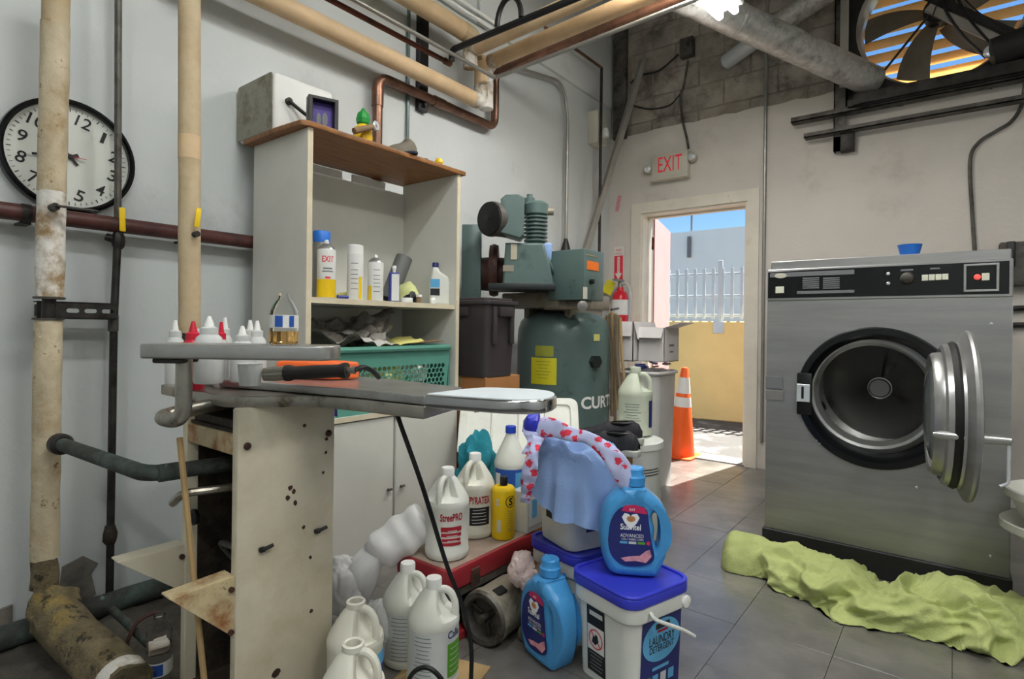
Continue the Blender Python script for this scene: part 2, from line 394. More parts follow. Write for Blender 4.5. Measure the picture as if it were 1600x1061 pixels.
def mat_floral():
    m = mat('floral', (178, 186, 222), .85, var=.05); N = m.node_tree.nodes; L = m.node_tree.links; P = N['Principled BSDF']
    tc = N.new('ShaderNodeTexCoord'); vo = N.new('ShaderNodeTexVoronoi'); vo.inputs['Scale'].default_value = 32; L.new(tc.outputs['Object'], vo.inputs['Vector'])
    nz = N.new('ShaderNodeTexNoise'); nz.inputs['Scale'].default_value = 120; L.new(tc.outputs['Object'], nz.inputs['Vector'])
    ad = N.new('ShaderNodeMath'); ad.operation = 'MULTIPLY_ADD'; L.new(nz.outputs[0], ad.inputs[0]); ad.inputs[1].default_value = .7; L.new(vo.outputs['Distance'], ad.inputs[2])
    mr = N.new('ShaderNodeMapRange'); mr.inputs['From Min'].default_value = .68; mr.inputs['From Max'].default_value = .76; L.new(ad.outputs[0], mr.inputs[0])
    mx = N.new('ShaderNodeMix'); mx.data_type = 'RGBA'; mx.inputs[6].default_value = lin((206, 52, 76)); mx.inputs[7].default_value = lin((184, 190, 226)); L.new(mr.outputs[0], mx.inputs[0])
    L.new(mx.outputs[2], P.inputs['Base Color']); return m
M['floral'] = mat_floral()

# ================================================================ STRUCTURE
RX1, RY0, ZC = 5.2, -7.2, 4.2               # far right wall, wall behind the camera, ceiling height
DX0, DX1, DZ = .30, 1.20, 2.045             # doorway
FX0, FX1, FZ0, FZ1 = 1.90, 2.86, 2.60, 3.62  # fan opening
ZP = 2.735                                   # paint stops here on the back wall
floor = mk('floor', [span((-.2, RY0-.2, -.12), (RX1+.2, .2, -.005))], M['slab'], kind='structure')
ts = .305
tile_g = box(ts-.0014, ts-.0014, .006, .0008, 1); tile_me = None
for i in range(13):
    for j in range(16):
        x, y = .16+i*ts, -.155-j*ts
        if y < -4.9: continue
        dz = random.uniform(-.0007, .0007)
        if tile_me is None:
            o = mk('tile', tile_g, M['tile'], floor, world=False); tile_me = o.data
        else:
            o = bpy.data.objects.new('tile', tile_me); COL.objects.link(o); o.parent = floor
        o.location = (x, y, -.003+dz)
def structure(name, g, m): return mk(name, g, m, kind='structure')
structure('ceiling', [span((-.2, RY0-.2, ZC), (RX1+.2, .2, ZC+.15))], M['ceil'])
wl = structure('wall_left', [span((-.2, RY0-.2, -.12), (0, .2, ZC))], M['wall'])
structure('wall_right', [span((RX1, RY0, -.12), (RX1+.2, .2, ZC))], M['wall'])
structure('wall_front', [span((0, RY0-.2, -.12), (RX1, RY0, ZC))], M['wall'])
# bare cement where the plaster has broken off at the bottom of the left wall
def ragged(x0, x1, y0, y1, n=14, amp=.02, seed=1):
    rnd = random.Random(seed); P = [(x0, y0), (x1, y0)]
    return P+[(x1-(x1-x0)*k/n, y1+rnd.uniform(-amp, amp)) for k in range(n+1)]
mk('plaster_break', T(ext(ragged(-4.75, -4.06, 0, .125, seed=4), .012, .002), Matrix(((0, 0, 1, 0), (1, 0, 0, 0), (0, 1, 0, 0), (0, 0, 0, 1)))), M['bare'], wl)
mk('plaster_patch', T(ext([(-.055, -.07), (.0, -.1), (.06, -.05), (.045, .03), (.065, .06), (.02, .10), (-.04, .08)], .006, .002), TR(.0, W(118, 915, 'x', 0).y, W(118, 915, 'x', 0).z) @ Matrix(((0, 0, 1, 0), (1, 0, 0, 0), (0, 1, 0, 0), (0, 0, 0, 1)))), M['bare'], wl)
# back wall: block core, blocks above, painted plaster below
XZ = Matrix(((1, 0, 0, 0), (0, 0, 1, 0), (0, 1, 0, 0), (0, 0, 0, 1)))   # local XY slab -> X,Z of the room, thickness to +Y
holes = [(DX0, DX1, -.2, DZ), (FX0, FX1, FZ0, FZ1)]
wb = structure('wall_back', [T(wallgrid([0, DX0, DX1, FX0, FX1, RX1], [-.12, DZ, FZ0, FZ1, ZC], holes, .186), TR(0, .014, 0) @ XZ)], M['mortar'])
rnd = random.Random(5)
edge = [(0, 0), (DX0, 0), (DX0, DZ), (DX1, DZ), (DX1, 0), (RX1, 0), (RX1, FZ0-.02)]
for k in range(24): x = FX1+.02-(FX1-FX0+.08)*k/23; edge.append((x, FZ0-.03+rnd.uniform(-.035, .01)))
edge += [(FX0-.05, ZP)]
for k in range(1, 22): edge.append((FX0-.05-(FX0-.05)*k/22, ZP+rnd.uniform(-.012, .006)))
edge.append((0, ZP))
mk('plaster', T(ext(edge, .03), XZ), M['wall_back'], wb)
bw, bh = .40, .20; bme = {}
for r_ in range(8):
    z = ZP-.11+r_*bh
    for c_ in range(-1, 9):
        x0 = c_*bw+(bw/2 if r_ % 2 else 0); x1 = x0+bw-.010; x0 = max(x0, 0); x1 = min(x1, 3.1)
        z0, z1 = max(z, ZP-.02), z+bh-.010
        if x1-x0 < .05: continue
        if x1 > FX0-.04 and x0 < FX1 and z1 > FZ0 and z0 < FZ1:
            if x0 < FX0-.08: x1 = FX0-.04
            else: continue
        key = (round(x1-x0, 3), round(z1-z0, 3))
        if key not in bme:
            o = mk('block', box(key[0], .03, key[1], .004, 1), M['block'], wb, world=False); bme[key] = o.data
        else:
            o = bpy.data.objects.new('block', bme[key]); COL.objects.link(o); o.parent = wb
        o.location = ((x0+x1)/2, .0225+random.uniform(-.003, .002), (z0+z1)/2)
# ragged dark mortar band under the blocks
# door casing and jambs
def casing():
    g = []
    w = .075
    g.append(T(wallgrid([DX0-w, DX0+.012, DX1-.012, DX1+w], [0, DZ-.012, DZ+w], [(DX0+.012, DX1-.012, -1, DZ-.012)], .02), TR(0, -.02, 0) @ XZ))
    return g
d1 = structure('door_1', casing(), M['casing'])
mk('jamb', T(wallgrid([DX0, DX0+.03, DX1-.03, DX1], [-.005, DZ-.03, DZ], [(DX0+.03, DX1-.03, -1, DZ-.03)], .215), XZ), M['casing'], d1)
mk('door_stop', T(wallgrid([DX0+.03, DX0+.045, DX1-.045, DX1-.03], [-.005, DZ-.045, DZ-.03], [(DX0+.045, DX1-.045, -1, DZ-.045)], .03), TR(0, .09, 0) @ XZ), M['casing'], d1)
mk('threshold', [span((DX0, .0, -.01), (DX1, .21, .012), .004)], M['conduit'], d1)
h = Vector((.315, .215, 0)); a = Vector((.10, 1.10, 0)); L_ = (a-h).length; ang = math.degrees(math.atan2(a.y-h.y, a.x-h.x))
Ml = TR(h) @ RZ(ang)
leaf = mk('door_leaf', T(box(.88, .045, 2.03, .003, 1, (.45, 0, 1.03)), Ml), M['pink_door'], d1)
mk('hinge_edge', T(box(.012, .046, 2.03, .002, 1, (.004, 0, 1.03)), Ml), M['door_edge'], leaf)
for z in (.3, 1.05, 1.8): mk('hinge', [span((.285, .17, z-.06), (.33, .225, z+.06), .004)], M['door_edge'], d1)
mk('door_knob', T(lathe([(.012, 0), (.012, .03), (.028, .045), (.03, .06), (.02, .075), (.001, .078)], 16), Ml @ TR(.81, -.02, 1.0) @ RX(90)), M['yellow'], leaf)
# outside: ground, roof edge, boundary wall, far building
structure('ground', [span((-9, .2, -.12), (12, 30, -.02))], M['pave'])
structure('roof_eave', [span((-3, .2, 3.75), (6, .75, 3.9))], M['ceil'])
bwall = thing('boundary_wall', 'low yellow painted wall under the picket fence outside the doorway', 'wall', (-.0, 2.25, -.02))
Mw = TR(.3, 2.17, 0) @ RZ(8)
mk('wall_body', T(box(9, .16, 1.16, .01, 1, (0, .08, .56)), Mw), M['ywall'], bwall)
fen = thing('picket_fence', 'pale grey metal picket fence on top of the yellow wall', 'fence', (.3, 2.2, 1.14))
fz = 1.14
pk = None
for k in range(44):
    x = -2.2+k*.105
    if pk is None: o = mk('picket', T(join(box(.034, .02, .60, .002, 1, (0, 0, .33)), T(lathe([(.014, 0), (.001, .04)], 4), TR(0, 0, .62))), Matrix()), M['fence'], fen, world=False); pk = o.data
    else: o = bpy.data.objects.new('picket', pk); COL.objects.link(o); o.parent = fen
    o.matrix_basis = wm(fen).inverted() @ Mw @ TR(x, .08, fz)
for z in (.07, .30, .56): mk('rail', T(box(4.6, .03, .03, .003, 1, (0, .105, fz+z)), Mw), M['fence'], fen)
for x in (-1.95, -.02, 1.9):
    mk('post', T(join(box(.05, .05, .78, .004, 1, (0, 0, 0)), box(.12, .02, .14, .003, 1, (0, -.09, -.40))), Mw @ TR(x, .08, fz+.33)), M['fence'], fen)
fb = thing('far_building', 'pale blue flat-roofed building beyond the picket fence', 'building', (-2, 9, 0))
q0, q1 = W(1043, 366, 'y', 9.0), W(1168, 353, 'y', 9.0)
mk('facade', [span((-9, 9.0, -.02), (6, 12, q0.z+.02))], M['far_bldg'], fb)
p = W(1077, 370, 'y', 8.95)
mk('downpipe', [rod((p.x, 8.95, p.z-.5), (p.x, 8.95, p.z), .05, 8)], M['ink_grey'], fb)
mk('antenna', [rod((p.x, 9.1, q0.z), (p.x, 9.1, q0.z+.45), .025, 6)], M['ink_grey'], fb)
# ================================================================ LEFT WALL: clock and pipes
c = W(107, 246, 'x', 0); ck = thing('wall_clock', 'round white wall clock with black rim behind the tall tan pipe', 'clock', (0, c.y, c.z))
Mc = TR(0, c.y, c.z) @ Matrix(((0, 0, 1, 0), (1, 0, 0, 0), (0, 1, 0, 0), (0, 0, 0, 1)))   # local XY -> room Y,Z, facing +X
rc = .197
mk('face', T(lathe([(rc-.012, 0), (rc-.012, .012)], 48), Mc), M['clock_face'], ck)
mk('rim', T(lathe([(rc-.02, .01), (rc-.02, .03), (rc-.012, .036), (rc-.003, .03), (rc, .012), (rc-.004, 0)], 56, False, False), Mc), M['black_gloss'], ck)
for k in range(1, 13):
    q = R(90-30*k-17); mk('numeral', T(text(str(k), {1: .012, 10: .046, 11: .032, 12: .046}.get(k, .026), .040, .008), Mc @ TR(math.cos(q)*.134, math.sin(q)*.134, .0135) @ RZ(-17)), M['ink_black'], ck)
g = []
for k in range(60):
    if k % 5: q = R(6*k); g.append(T(box(.009, .0018, .0004), Mc @ RZ(6*k) @ TR(.163, 0, .0132)))
for k in range(12): g.append(T(box(.012, .003, .0004), Mc @ RZ(30*k) @ TR(.162, 0, .0132)))
mk('minute_marks', g, M['ink_black'], ck, kind='stuff')
def hand(deg, ln, w, z, m): mk('hand', T(box(ln, w, .002, 0, 1, (ln/2-.025, 0, 0)), Mc @ RZ(90-deg) @ TR(0, 0, z)), m, ck)
hand(64, .05, .008, .018, M['ink_black']); hand(140, .06, .008, .018, M['ink_black']); hand(262, .13, .007, .021, M['ink_black']); hand(92, .07, .002, .024, M['ink_red2'])
mk('hub', T(cyl(.007, .012, 16), Mc @ TR(0, 0, .014)), M['ink_black'], ck)

def pipe(name, pts, r, m, label, cat='pipe', rad=.06, n=14, group=None, root=None):
    if root is None: root = thing(name, label, cat, (pts[-1][0], pts[-1][1], min(p[2] for p in pts)), 0, group)
    mk('run', tube(bend(pts, rad), r, n), m, root); return root
# big insulated riser in front of the clock
px_ = .20
p0, p1, p2, p3 = W(89, -40, 'x', px_), W(77, 467, 'x', px_), W(75.5, 500, 'x', px_), W(70, 918, 'x', px_)
rs_ = thing('insulated_riser', 'thick stained tan lagged pipe rising in front of the wall clock', 'pipe', (p3.x, p3.y, 0))
def lag(a, b, r, m, name, seed, amp=.004):
    a, b = Vector(a), Vector(b); n = max(3, int((b-a).length/.05)); P = [a.lerp(b, k/n) for k in range(n+1)]
    return mk(name, disp(tube(P, [r*(1+.006*math.sin(k*1.7+seed)) for k in range(n+1)], 20), amp, 22, seed), m, rs_)
pm = W(81, 300, 'x', px_); pt = W(87, 38, 'x', px_)
lag(p0, pt, .0365, M['insul'], 'lagging', 1, .002); lag(pt, pm, .0375, M['insul_dirty'], 'lagging', 2, .0018)
lag(pm, p1, .037, M['insul_white'], 'lagging', 3, .003); p4_ = W(70, 872, 'x', px_); lag(p2, p4_, .0365, M['insul_dirty'], 'lagging', 4, .0022); lag(p4_, p3, .036, M['fibre'], 'lagging', 6, .008)
mk('bare_pipe', rod(p1+Vector((0, 0, .05)), p2-Vector((0, 0, .05)), .018), M['dark_steel'], rs_)
for p, nm in ((p1, 'band'), (p2, 'band')): mk(nm, T(cyl(.041, .006, 20), TR(p)), M['iron_grey'], rs_)
v = W(84, 324, 'x', px_+.05); v2 = W(150, 330, 'x', px_+.06)
vr = mk('valve_stem', rod(v-Vector((.03, 0, 0)), v+Vector((.02, 0, 0)), .012), M['dark_steel'], rs_)
mk('valve_lever', T(box(.02, (v2-v).length, .006, .002, 1), TR((v+v2)/2+Vector((.02, 0, 0))) @ RX(0)), M['iron_grey'], vr)
# lagged elbow on the floor
e0 = W(80, 960, 'x', .22); e1 = W(200, 1075, 'z', .07)
el = thing('floor_elbow', 'fibrous lagged pipe end lying at the foot of the tan riser', 'pipe', (e1.x, e1.y, 0))
Pe = bend([e0+Vector((-.03, .02, .06)), e0+Vector((0, 0, 0)), e1+Vector((.0, -.0, 0))], .08, 6)
mk('lagging', disp(tube([Vector(p) for p in spline(Pe, 3)], .062, 20), .014, 26, 3), M['fibre'], el)
mk('end_band', disp(T(cyl(.064, .05, 20, .008), along(e1+(e0-e1).normalized()*.06, e1)), .004, 30, 2), M['insul_white'], el)
# thin dark gas rod with yellow valve
xr = .07; r0, r1, r2 = W(185, -40, 'x', xr), W(184, 372, 'x', xr), W(171, 938, 'x', xr)
gr = thing('thin_riser', 'thin dark steel pipe with a small yellow valve lever near the clock', 'pipe', (r2.x, r2.y, 0))
mk('run', tube([r0, r1], .0115, 10), M['iron_grey'], gr); mk('run', tube([r1, W(178, 500, 'x', xr), r2], .0125, 10), M['dark_steel'], gr)
q = W(185, 376, 'x', xr); mk('union', T(lathe([(.013, -.03), (.02, -.02), (.022, 0), (.02, .018), (.014, .03)], 8), TR(q)), M['dark_steel'], gr)
q2 = W(166, 370, 'x', xr-.02); mk('stub', rod(q, q2, .014), M['dark_steel'], gr)
q = W(191, 343, 'x', xr+.03); mk('lever', T(box(.008, .02, .085, .004, 2), TR(q) @ RX(2)), M['yellow'], gr)
q = W(172, 836, 'x', xr); mk('coupling', disp(T(lathe([(.013, -.035), (.021, -.02), (.023, .005), (.015, .035)], 10), TR(q)), .003, 60), M['grime'], gr)
q = W(177, 505, 'x', xr); mk('coupling', T(lathe([(.013, -.03), (.0165, -.028), (.0165, .028), (.013, .03)], 12), TR(q)), M['iron_grey'], gr)
# second riser (feeds the press)
xs = .56; s0, s1 = W(296, -40, 'x', xs), W(296, 520, 'x', xs)
r2_ = thing('lagged_riser', 'clean tan lagged pipe with a yellow lever dropping behind the press table', 'pipe', (s1.x, s1.y, s1.z))
sj, sk = W(296, 213, 'x', xs), W(296, 249, 'x', xs)
mk('lagging', tube([s0, s0.lerp(sj, .5), sj], .031, 20), M['insul'], r2_)
mk('lagging', tube([sj, sk], .0317, 20), M['insul_tan'], r2_)
mk('lagging', disp(tube([sk.lerp(s1, k/12) for k in range(13)], .031, 20), .0012, 25), M['insul'], r2_)
mk('bare_pipe', rod(s1+Vector((0, 0, .02)), (s1.x, s1.y, .80), .02), M['iron_grey'], r2_)
q = W(306, 366, 'x', xs+.04); mk('valve_stem', rod(q-Vector((.02, 0, 0)), q+Vector((.012, 0, 0)), .009), M['dark_steel'], r2_)
q = W(309, 340, 'x', xs+.05); mk('lever', T(box(.006, .016, .06, .003, 2), TR(q) @ RX(-6)), M['yellow'], r2_)
# oxblood pipe along the wall
a, b = W(-40, 324, 'x', .07), W(420, 380, 'x', .07); zz = (W(0, 329, 'x', .07).z+W(396, 378, 'x', .07).z)/2
rp = thing('oxblood_pipe', 'dark oxblood steel pipe running level along the wall below the clock', 'pipe', (.07, a.y, zz))
mk('run', rod((.07, a.y, zz), (.07, -2.6, zz), .0275, 16), M['red_pipe'], rp)
for px in (40, 290): q = W(px, 340, 'x', .07); mk('clamp', [span((0, q.y-.015, zz-.035), (.07, q.y+.015, zz-.028)), T(lathe([(.03, -.012), (.03, .012)], 16, False, False), TR(.07, q.y, zz) @ RX(90))], M['dark_steel'], rp)
# slotted channel
a, b = W(57, 484, 'x', .12), W(182, 487, 'x', .12); zc = (a.z+b.z)/2; wch = b.y-a.y
us = thing('strut_channel', 'dark slotted steel channel bridging the tan riser and the thin pipe', 'bracket', (.12, a.y, zc))
YZ = Matrix(((0, 0, 1, 0), (1, 0, 0, 0), (0, 1, 0, 0), (0, 0, 0, 1)))
sl_ = [rrect(.036, .014, .0069, 4, wch*(.43+.225*k)) for k in range(3)]
mk('web', T(ext([(0, -.027), (wch, -.027), (wch, .027), (0, .027)], .004, 0, sl_), TR(.12, a.y, zc) @ YZ), M['dark_steel'], us)
for s in (-1, 1): mk('flange', [span((.08, a.y, zc+s*.027-.002), (.124, b.y, zc+s*.027+.002))], M['dark_steel'], us)
mk('mount', [span((.0, a.y+.02, zc-.02), (.085, a.y+.06, zc+.02))], M['dark_steel'], us)
# verdigris pipe from riser into the press
zg = .67
vp = thing('verdigris_pipe', 'green-black corroded copper pipe bending from the riser into the press', 'pipe', (.88, -3.98, zg))
g0, g1, g2 = W(95, 694, 'z', zg), W(232, 742, 'z', zg), W(372, 722, 'z', zg)
mk('run', tube(bend([g0, g1, g2, g2+Vector((.0, .12, 0))], .06), .0205, 16), M['verdigris'], vp)
mk('collar', T(lathe([(.024, -.02), (.032, -.016), (.032, .012), (.026, .02)], 18), along(g0, g1)), M['dark_steel'], vp)
d_ = (g2-g1).normalized(); mk('socket', T(cyl(.0225, .05, 16, .003), along(g1+d_*.02, g2)), M['verdigris'], vp)
# pipes along the foot of the wall
zf = .07
a, b = W(-60, 1045, 'x', .14), W(300, 938, 'x', .12)
fp = thing('foot_pipe', 'fat green corroded pipe lying along the foot of the left wall', 'pipe', (.14, -4.1, 0))
mk('run', disp(tube([Vector((.16, -4.9, .075)).lerp(Vector((.14, -3.1, .075)), k/24) for k in range(25)], .036, 16), .004, 20), M['verdigris'], fp)
c0, c1 = W(175, 952, 'z', .12), W(238, 1012, 'z', .06)
cp = thing('branch_pipe', 'thin pale copper branch pipe slanting off the green floor pipe', 'pipe', (c1.x, c1.y, 0))
mk('run', rod(c0, c1, .012), M['verdigris'], cp)
# rubble at the wall foot
rb = thing('rubble_heap', 'grey crumbled plaster and dirt heaped along the wall foot', 'rubble', (.3, -3.9, 0))
def rub(u, v):
    y = -4.7+1.25*u; x = .02+.66*v; hgt = .045*(1-v)**1.2+.022*max(0, noise.noise(Vector((x*7, y*7, 2))))+.015*abs(noise.noise(Vector((x*22, y*22, 5))))
    return (x, y, .001+hgt*min(1, (1-v)*5))
mk('heap', surf(rub, 70, 44), M['rubble'], rb, kind='stuff')
rk = random.Random(3)
for k in range(7):
    x, y = rk.uniform(.1, .62), rk.uniform(-4.3, -3.75); s = rk.uniform(.015, .045)
    g = disp(T(box(s*2, s*1.5, s*.9, s*.2, 1), TR(x, y, s*.45+.045*(1-(x-.02)/.75)**1.2) @ RZ(rk.uniform(0, 180)) @ RX(rk.uniform(-20, 20))), s*.25, 30, k)
    tag(mk('plaster_chunk', g, M['rubble'] if k % 2 else M['insul_white']), 'loose lump of broken plaster on the rubble by the left wall', 'rubble', 'plaster lumps by the left wall')
cw = [W(196, 1020, 'z', .03), W(200, 1000, 'z', .08), W(215, 972, 'z', .12), W(240, 958, 'z', .13), W(248, 960, 'z', .12)]
tag(mk('rusty_wire', tube(spline(cw, 6), .006, 8), M['rust_brown']), 'short rusty hooked wire sticking up from the floor rubble', 'wire')
# clear plastic bottle lying/standing in the rubble
pb = W(248, 1075, 'z', .0)
bt = thing('water_bottle', 'crumpled clear water bottle with blue label on the floor beside the press', 'bottle', (pb.x, pb.y, 0), facing(pb))
prof = [(.026, 0), (.032, .006), (.033, .05), (.033, .10)]+[(.033-(.0015 if k % 2 else 0)-.0001*k, .10+.008*k) for k in range(9)]+[(.03, .175), (.014, .205), (.0135, .222)]
mk('shell', T(lathe(prof, 24), RY(6)), M['clear'], bt, world=False)
mk('label', T(wrap(patch(.11, .042, 12), .0345, .075, 0), RY(6)), M['lbl_white'], bt, world=False)
mk('label_print', T(wrap(patch(.03, .034, 6), .0349, .075, -8), RY(6)), M['ink_blue'], bt, world=False)

# ================================================================ OVERHEAD PIPES ALONG THE LEFT WALL
zt = 2.40; xt = .16
tp = thing('lagged_long_pipe', 'long tan lagged pipe running along the upper left wall to a white elbow', 'pipe', (xt, -2, zt))
a = W(396, -4, 'x', xt); yE = W(752, 150, 'x', xt).y; zt = (W(415, 12, 'x', xt).z+W(752, 150, 'x', xt).z)/2
zU = 2.70
mk('lagging', tube([(xt, -5.2, zt), (xt, -3.4, zt), (xt, yE-.05, zt)], .044, 20), M['insul_tan'], tp)
mk('elbow', tube(bend([(xt, yE-.08, zt), (xt, yE, zt), (xt, yE, zt+.10)], .07), .0455, 20), M['insul_white'], tp)
mk('riser', rod((xt, yE, zt+.08), (xt, yE, zU-.02), .044, 20), M['insul_tan'], tp)
mk('hanger', [span((xt-.06, -3.62, zt-.05), (xt-.05, -3.58, zt+.35)), span((xt-.06, -3.62, zt-.056), (xt+.06, -3.58, zt-.046))], M['dark_steel'], tp)
# the two lagged pipes crossing the room
def cross(label, a, b, r, m, elbow=None, name='lagged_cross_pipe'):
    o = thing(name, label, 'pipe', tuple(a)); mk('run', tube([a, Vector(a).lerp(Vector(b), .3), b], r, 18), m, o)
    if elbow: mk('elbow', tube(bend(elbow, .06), r*1.03, 18), M['insul_white'], o)
    return o
def cross_at(px, py, x):
    p = W(px, py, 'x', x); return p
a = cross_at(738, 77, .22)
cross('upper of the two tan lagged pipes crossing from the wall over the room', a, (3.2, a.y, a.z+.15), .043, M['insul_tan'], [(.22+.04, a.y, a.z), (.2, a.y, a.z), (.2, a.y+.01, a.z-.1)])
a2 = cross_at(766, 97, .2)
cross('lower of the two tan lagged pipes, just above the dark copper pipe', a2, (3.2, a2.y, a2.z+.15), .043, M['insul_tan'], [(.26, a2.y, a2.z), (.17, a2.y, a2.z), (.17, a2.y, a2.z-.28)])
# copper: vertical behind cabinet, along wall, up, then across the room
xc = .06
k0, k1 = W(589, 235, 'x', xc), W(589, 130, 'x', xc); k2 = W(773, 190, 'x', xc); zk = (k1.z+k2.z)/2; k3 = W(773, 112, 'x', xc)
cpn = thing('copper_pipe', 'brown copper pipe rising behind the cabinet and along the wall', 'pipe', (xc, k0.y, 1.2))
mk('run', tube(bend([(xc, k0.y, 1.2), (xc, k0.y, zk), (xc, k2.y, zk), (xc, k2.y, k3.z), (3.2, k2.y, k3.z+.15)], .07, 7), .0265, 16), M['copper'], cpn)
q = W(687, 162, 'x', xc)
mk('sleeve', rod((xc, q.y-.05, zk), (xc, q.y+.03, zk), .031, 16), M['copper'], cpn)
mk('sleeve', rod((xc, k0.y, zk-.16), (xc, k0.y, zk-.07), .0305, 16), M['copper'], cpn)
# thin lines higher up
def wallrun(name, label, pts, x, r, m, cat='pipe', far=None):
    P = [W(px, py, 'x', x) for px, py in pts]; z = sum(p.z for p in P)/len(P)
    Q = [Vector((x, p.y, z)) for p in P]
    if far: Q = [Vector((x, -5.2, z))]+Q
    o = thing(name, label, cat, (x, Q[-1].y, z)); mk('run', rod(Q[0], Q[-1], r, 12), m, o); return o, Q
o, Q = wallrun('copper_line', 'thin reddish copper line above the long tan wall pipe', [(510, 0), (704, 97)], .2, .014, M['copper_red'], far=1)
mk('end_cap', T(cyl(.018, .05, 12, .003), along(Q[-1]-Vector((0, .05, 0)), Q[-1])), M['copper'], o)
o, Q = wallrun('steel_conduit', 'thin grey conduit running just above the reddish copper line', [(556, 0), (773, 122)], .27, .011, M['conduit'], 'conduit', far=1)
mk('elbow', tube(bend([Q[-1]-Vector((0, .06, 0)), Q[-1], Q[-1]+Vector((.08, 0, 0))], .04), .0125, 12), M['conduit'], o)
mk('crossing', rod(Q[-1]+Vector((.06, 0, 0)), (3.2, Q[-1].y, Q[-1].z+.12), .011, 12), M['conduit'], o)
for f in (.25, .6): mk('coupling', T(cyl(.015, .07, 12, .002), along(Q[0].lerp(Q[-1], f), Q[-1])), M['conduit'], o)
o, Q = wallrun('upper_lagged_pipe', 'short length of tan lagged pipe at the very top of the left wall', [(622, -10), (735, 52)], .17, .052, M['insul_tan'], far=1)
mk('end_elbow', tube(bend([Q[-1]-Vector((0, .08, 0)), Q[-1]+Vector((0, .03, 0)), Q[-1]+Vector((0, .03, -.12))], .08), .053, 18), M['insul'], o)
for i_, (lbl, p, q_) in enumerate((('left of the paired white conduits high on the left wall', (680, -20), (768, 50)), ('right of the paired white conduits high on the left wall', (697, -22), (778, 46)))):
    wallrun('white_conduit', lbl, [p, q_], .05, .011, M['cap_white'], 'conduit')
# black strut on the wall carrying them
s0, s1 = W(663, 20, 'x', .03), W(672, 178, 'x', .03)
bs_ = thing('black_strut', 'black steel channel fixed upright to the wall behind the overhead pipes', 'bracket', (.02, s0.y, s1.z))
mk('channel', [span((0, s0.y-.035, s1.z), (.035, s0.y+.035, s0.z+.4), .003, 1)], M['black'], bs_)
for z in (s1.z+.03, s1.z+.22): mk('bolt', T(cyl(.012, .02, 6), TR(.035, s0.y, z) @ RY(90)), M['dark_steel'], bs_)
tag(mk('wall_conduit', rod((.012, s0.y-.1, 1.2), (.012, s0.y-.1, 3.6), .01, 8), M['comp_green']), 'thin dark green conduit beside the black wall strut', 'conduit')
# black hanger bar above the crossing pipes
h0, h1 = W(706, 78, 'x', .25), W(905, -5, 'x', 1.0)
hb = thing('hanger_bar', 'black bent steel rod hanging over the crossing tan pipes', 'bracket', tuple(h0))
mk('bar', tube(bend([h0-Vector((0, 0, .06)), h0, h1, h1+(h1-h0)*.5], .03), .017, 10), M['black'], hb)
q = h0.lerp(h1, .48)
mk('loop', tube([q+Vector((.08*math.cos(R(d)), 0, .02+.13*math.sin(R(d)))) for d in range(0, 181, 15)], .014, 8), M['black'], hb)
# white conduit that turns down the left wall
w0, w1 = W(752, 88, 'x', .05), W(886, 140, 'x', .05)
wc = thing('drop_conduit', 'pale conduit turning down the left wall to the compressor', 'conduit', (.015, w1.y, 1.2))
mk('run', tube(bend([w0, W(878, 128, 'x', .05), W(887, 175, 'x', .05), W(884, 375, 'x', .05)], .12), .013, 10), M['conduit'], wc)
q = W(884, 385, 'x', .05); mk('bushing', T(lathe([(.045, -.08), (.036, -.02), (.02, .04), (.014, .06)], 10), TR(.05, q.y, q.z)), M['dark_steel'], wc)
# copper drop near the corner
d0, d1_, d2 = W(884, 66, 'x', .12), W(940, 106, 'x', .12), W(940, 500, 'x', .12)
cdp = thing('corner_drop_pipe', 'thin dark pipe dropping down the room corner beside the compressor', 'pipe', (.12, d1_.y, .3))
mk('run', tube([d0-(d1_-d0)*.5, d1_], .012, 10), M['copper'], cdp); mk('run', tube(bend([d1_, (.12, d1_.y, .3)], .03), .0125, 10), M['dark_steel'], cdp)
# ledge on the upper left wall near the corner
l0 = W(830, 102, 'x', .0); l1 = W(944, 166, 'x', 0)
mk('wall_ledge', [span((0, l0.y-.6, l1.z-.0), (.03, -.001, l1.z+.6), .004)], M['wall'], wl)
# junction box, lamp and steel post at the corner
jb = thing('junction_box', 'beige electrical junction box fixed in the upper room corner', 'electrical box', (.05, -.25, 2.3))
q = W(936, 205, 'x', .06); mk('case', [span((0, q.y-.09, q.z-.12), (.1, q.y+.06, q.z+.15), .006)], M['exit_case'], jb)
mk('lamp', T(lathe([(.001, -.04), (.03, -.03), (.035, 0), (.02, .04)], 14), TR(.12, q.y, q.z-.03)), M['cap_white'], jb)
pl = W(972, 140, 'y', -.05)
pst = thing('steel_post', 'dark flat steel post standing in the upper corner behind the strut', 'post', (pl.x, -.04, ZP-.35))
mk('plate', [span((pl.x-.08, -.06, 2.70), (pl.x+.04, -.02, ZC), .004)], M['iron_grey'], pst)
t0, t1 = W(1006, 92, 'y', -.06), W(916, 390, 'x', .06)
ds = thing('diagonal_strut', 'grey square-section strut slanting down the corner beside the exit sign', 'strut', tuple(t1))
dv = (t1-t0); Ms = along(t0, t1); mk('bar', T(box(.055, .045, dv.length*1.04, .003, 1, (0, 0, dv.length*.52)), Ms), M['strut'], ds)

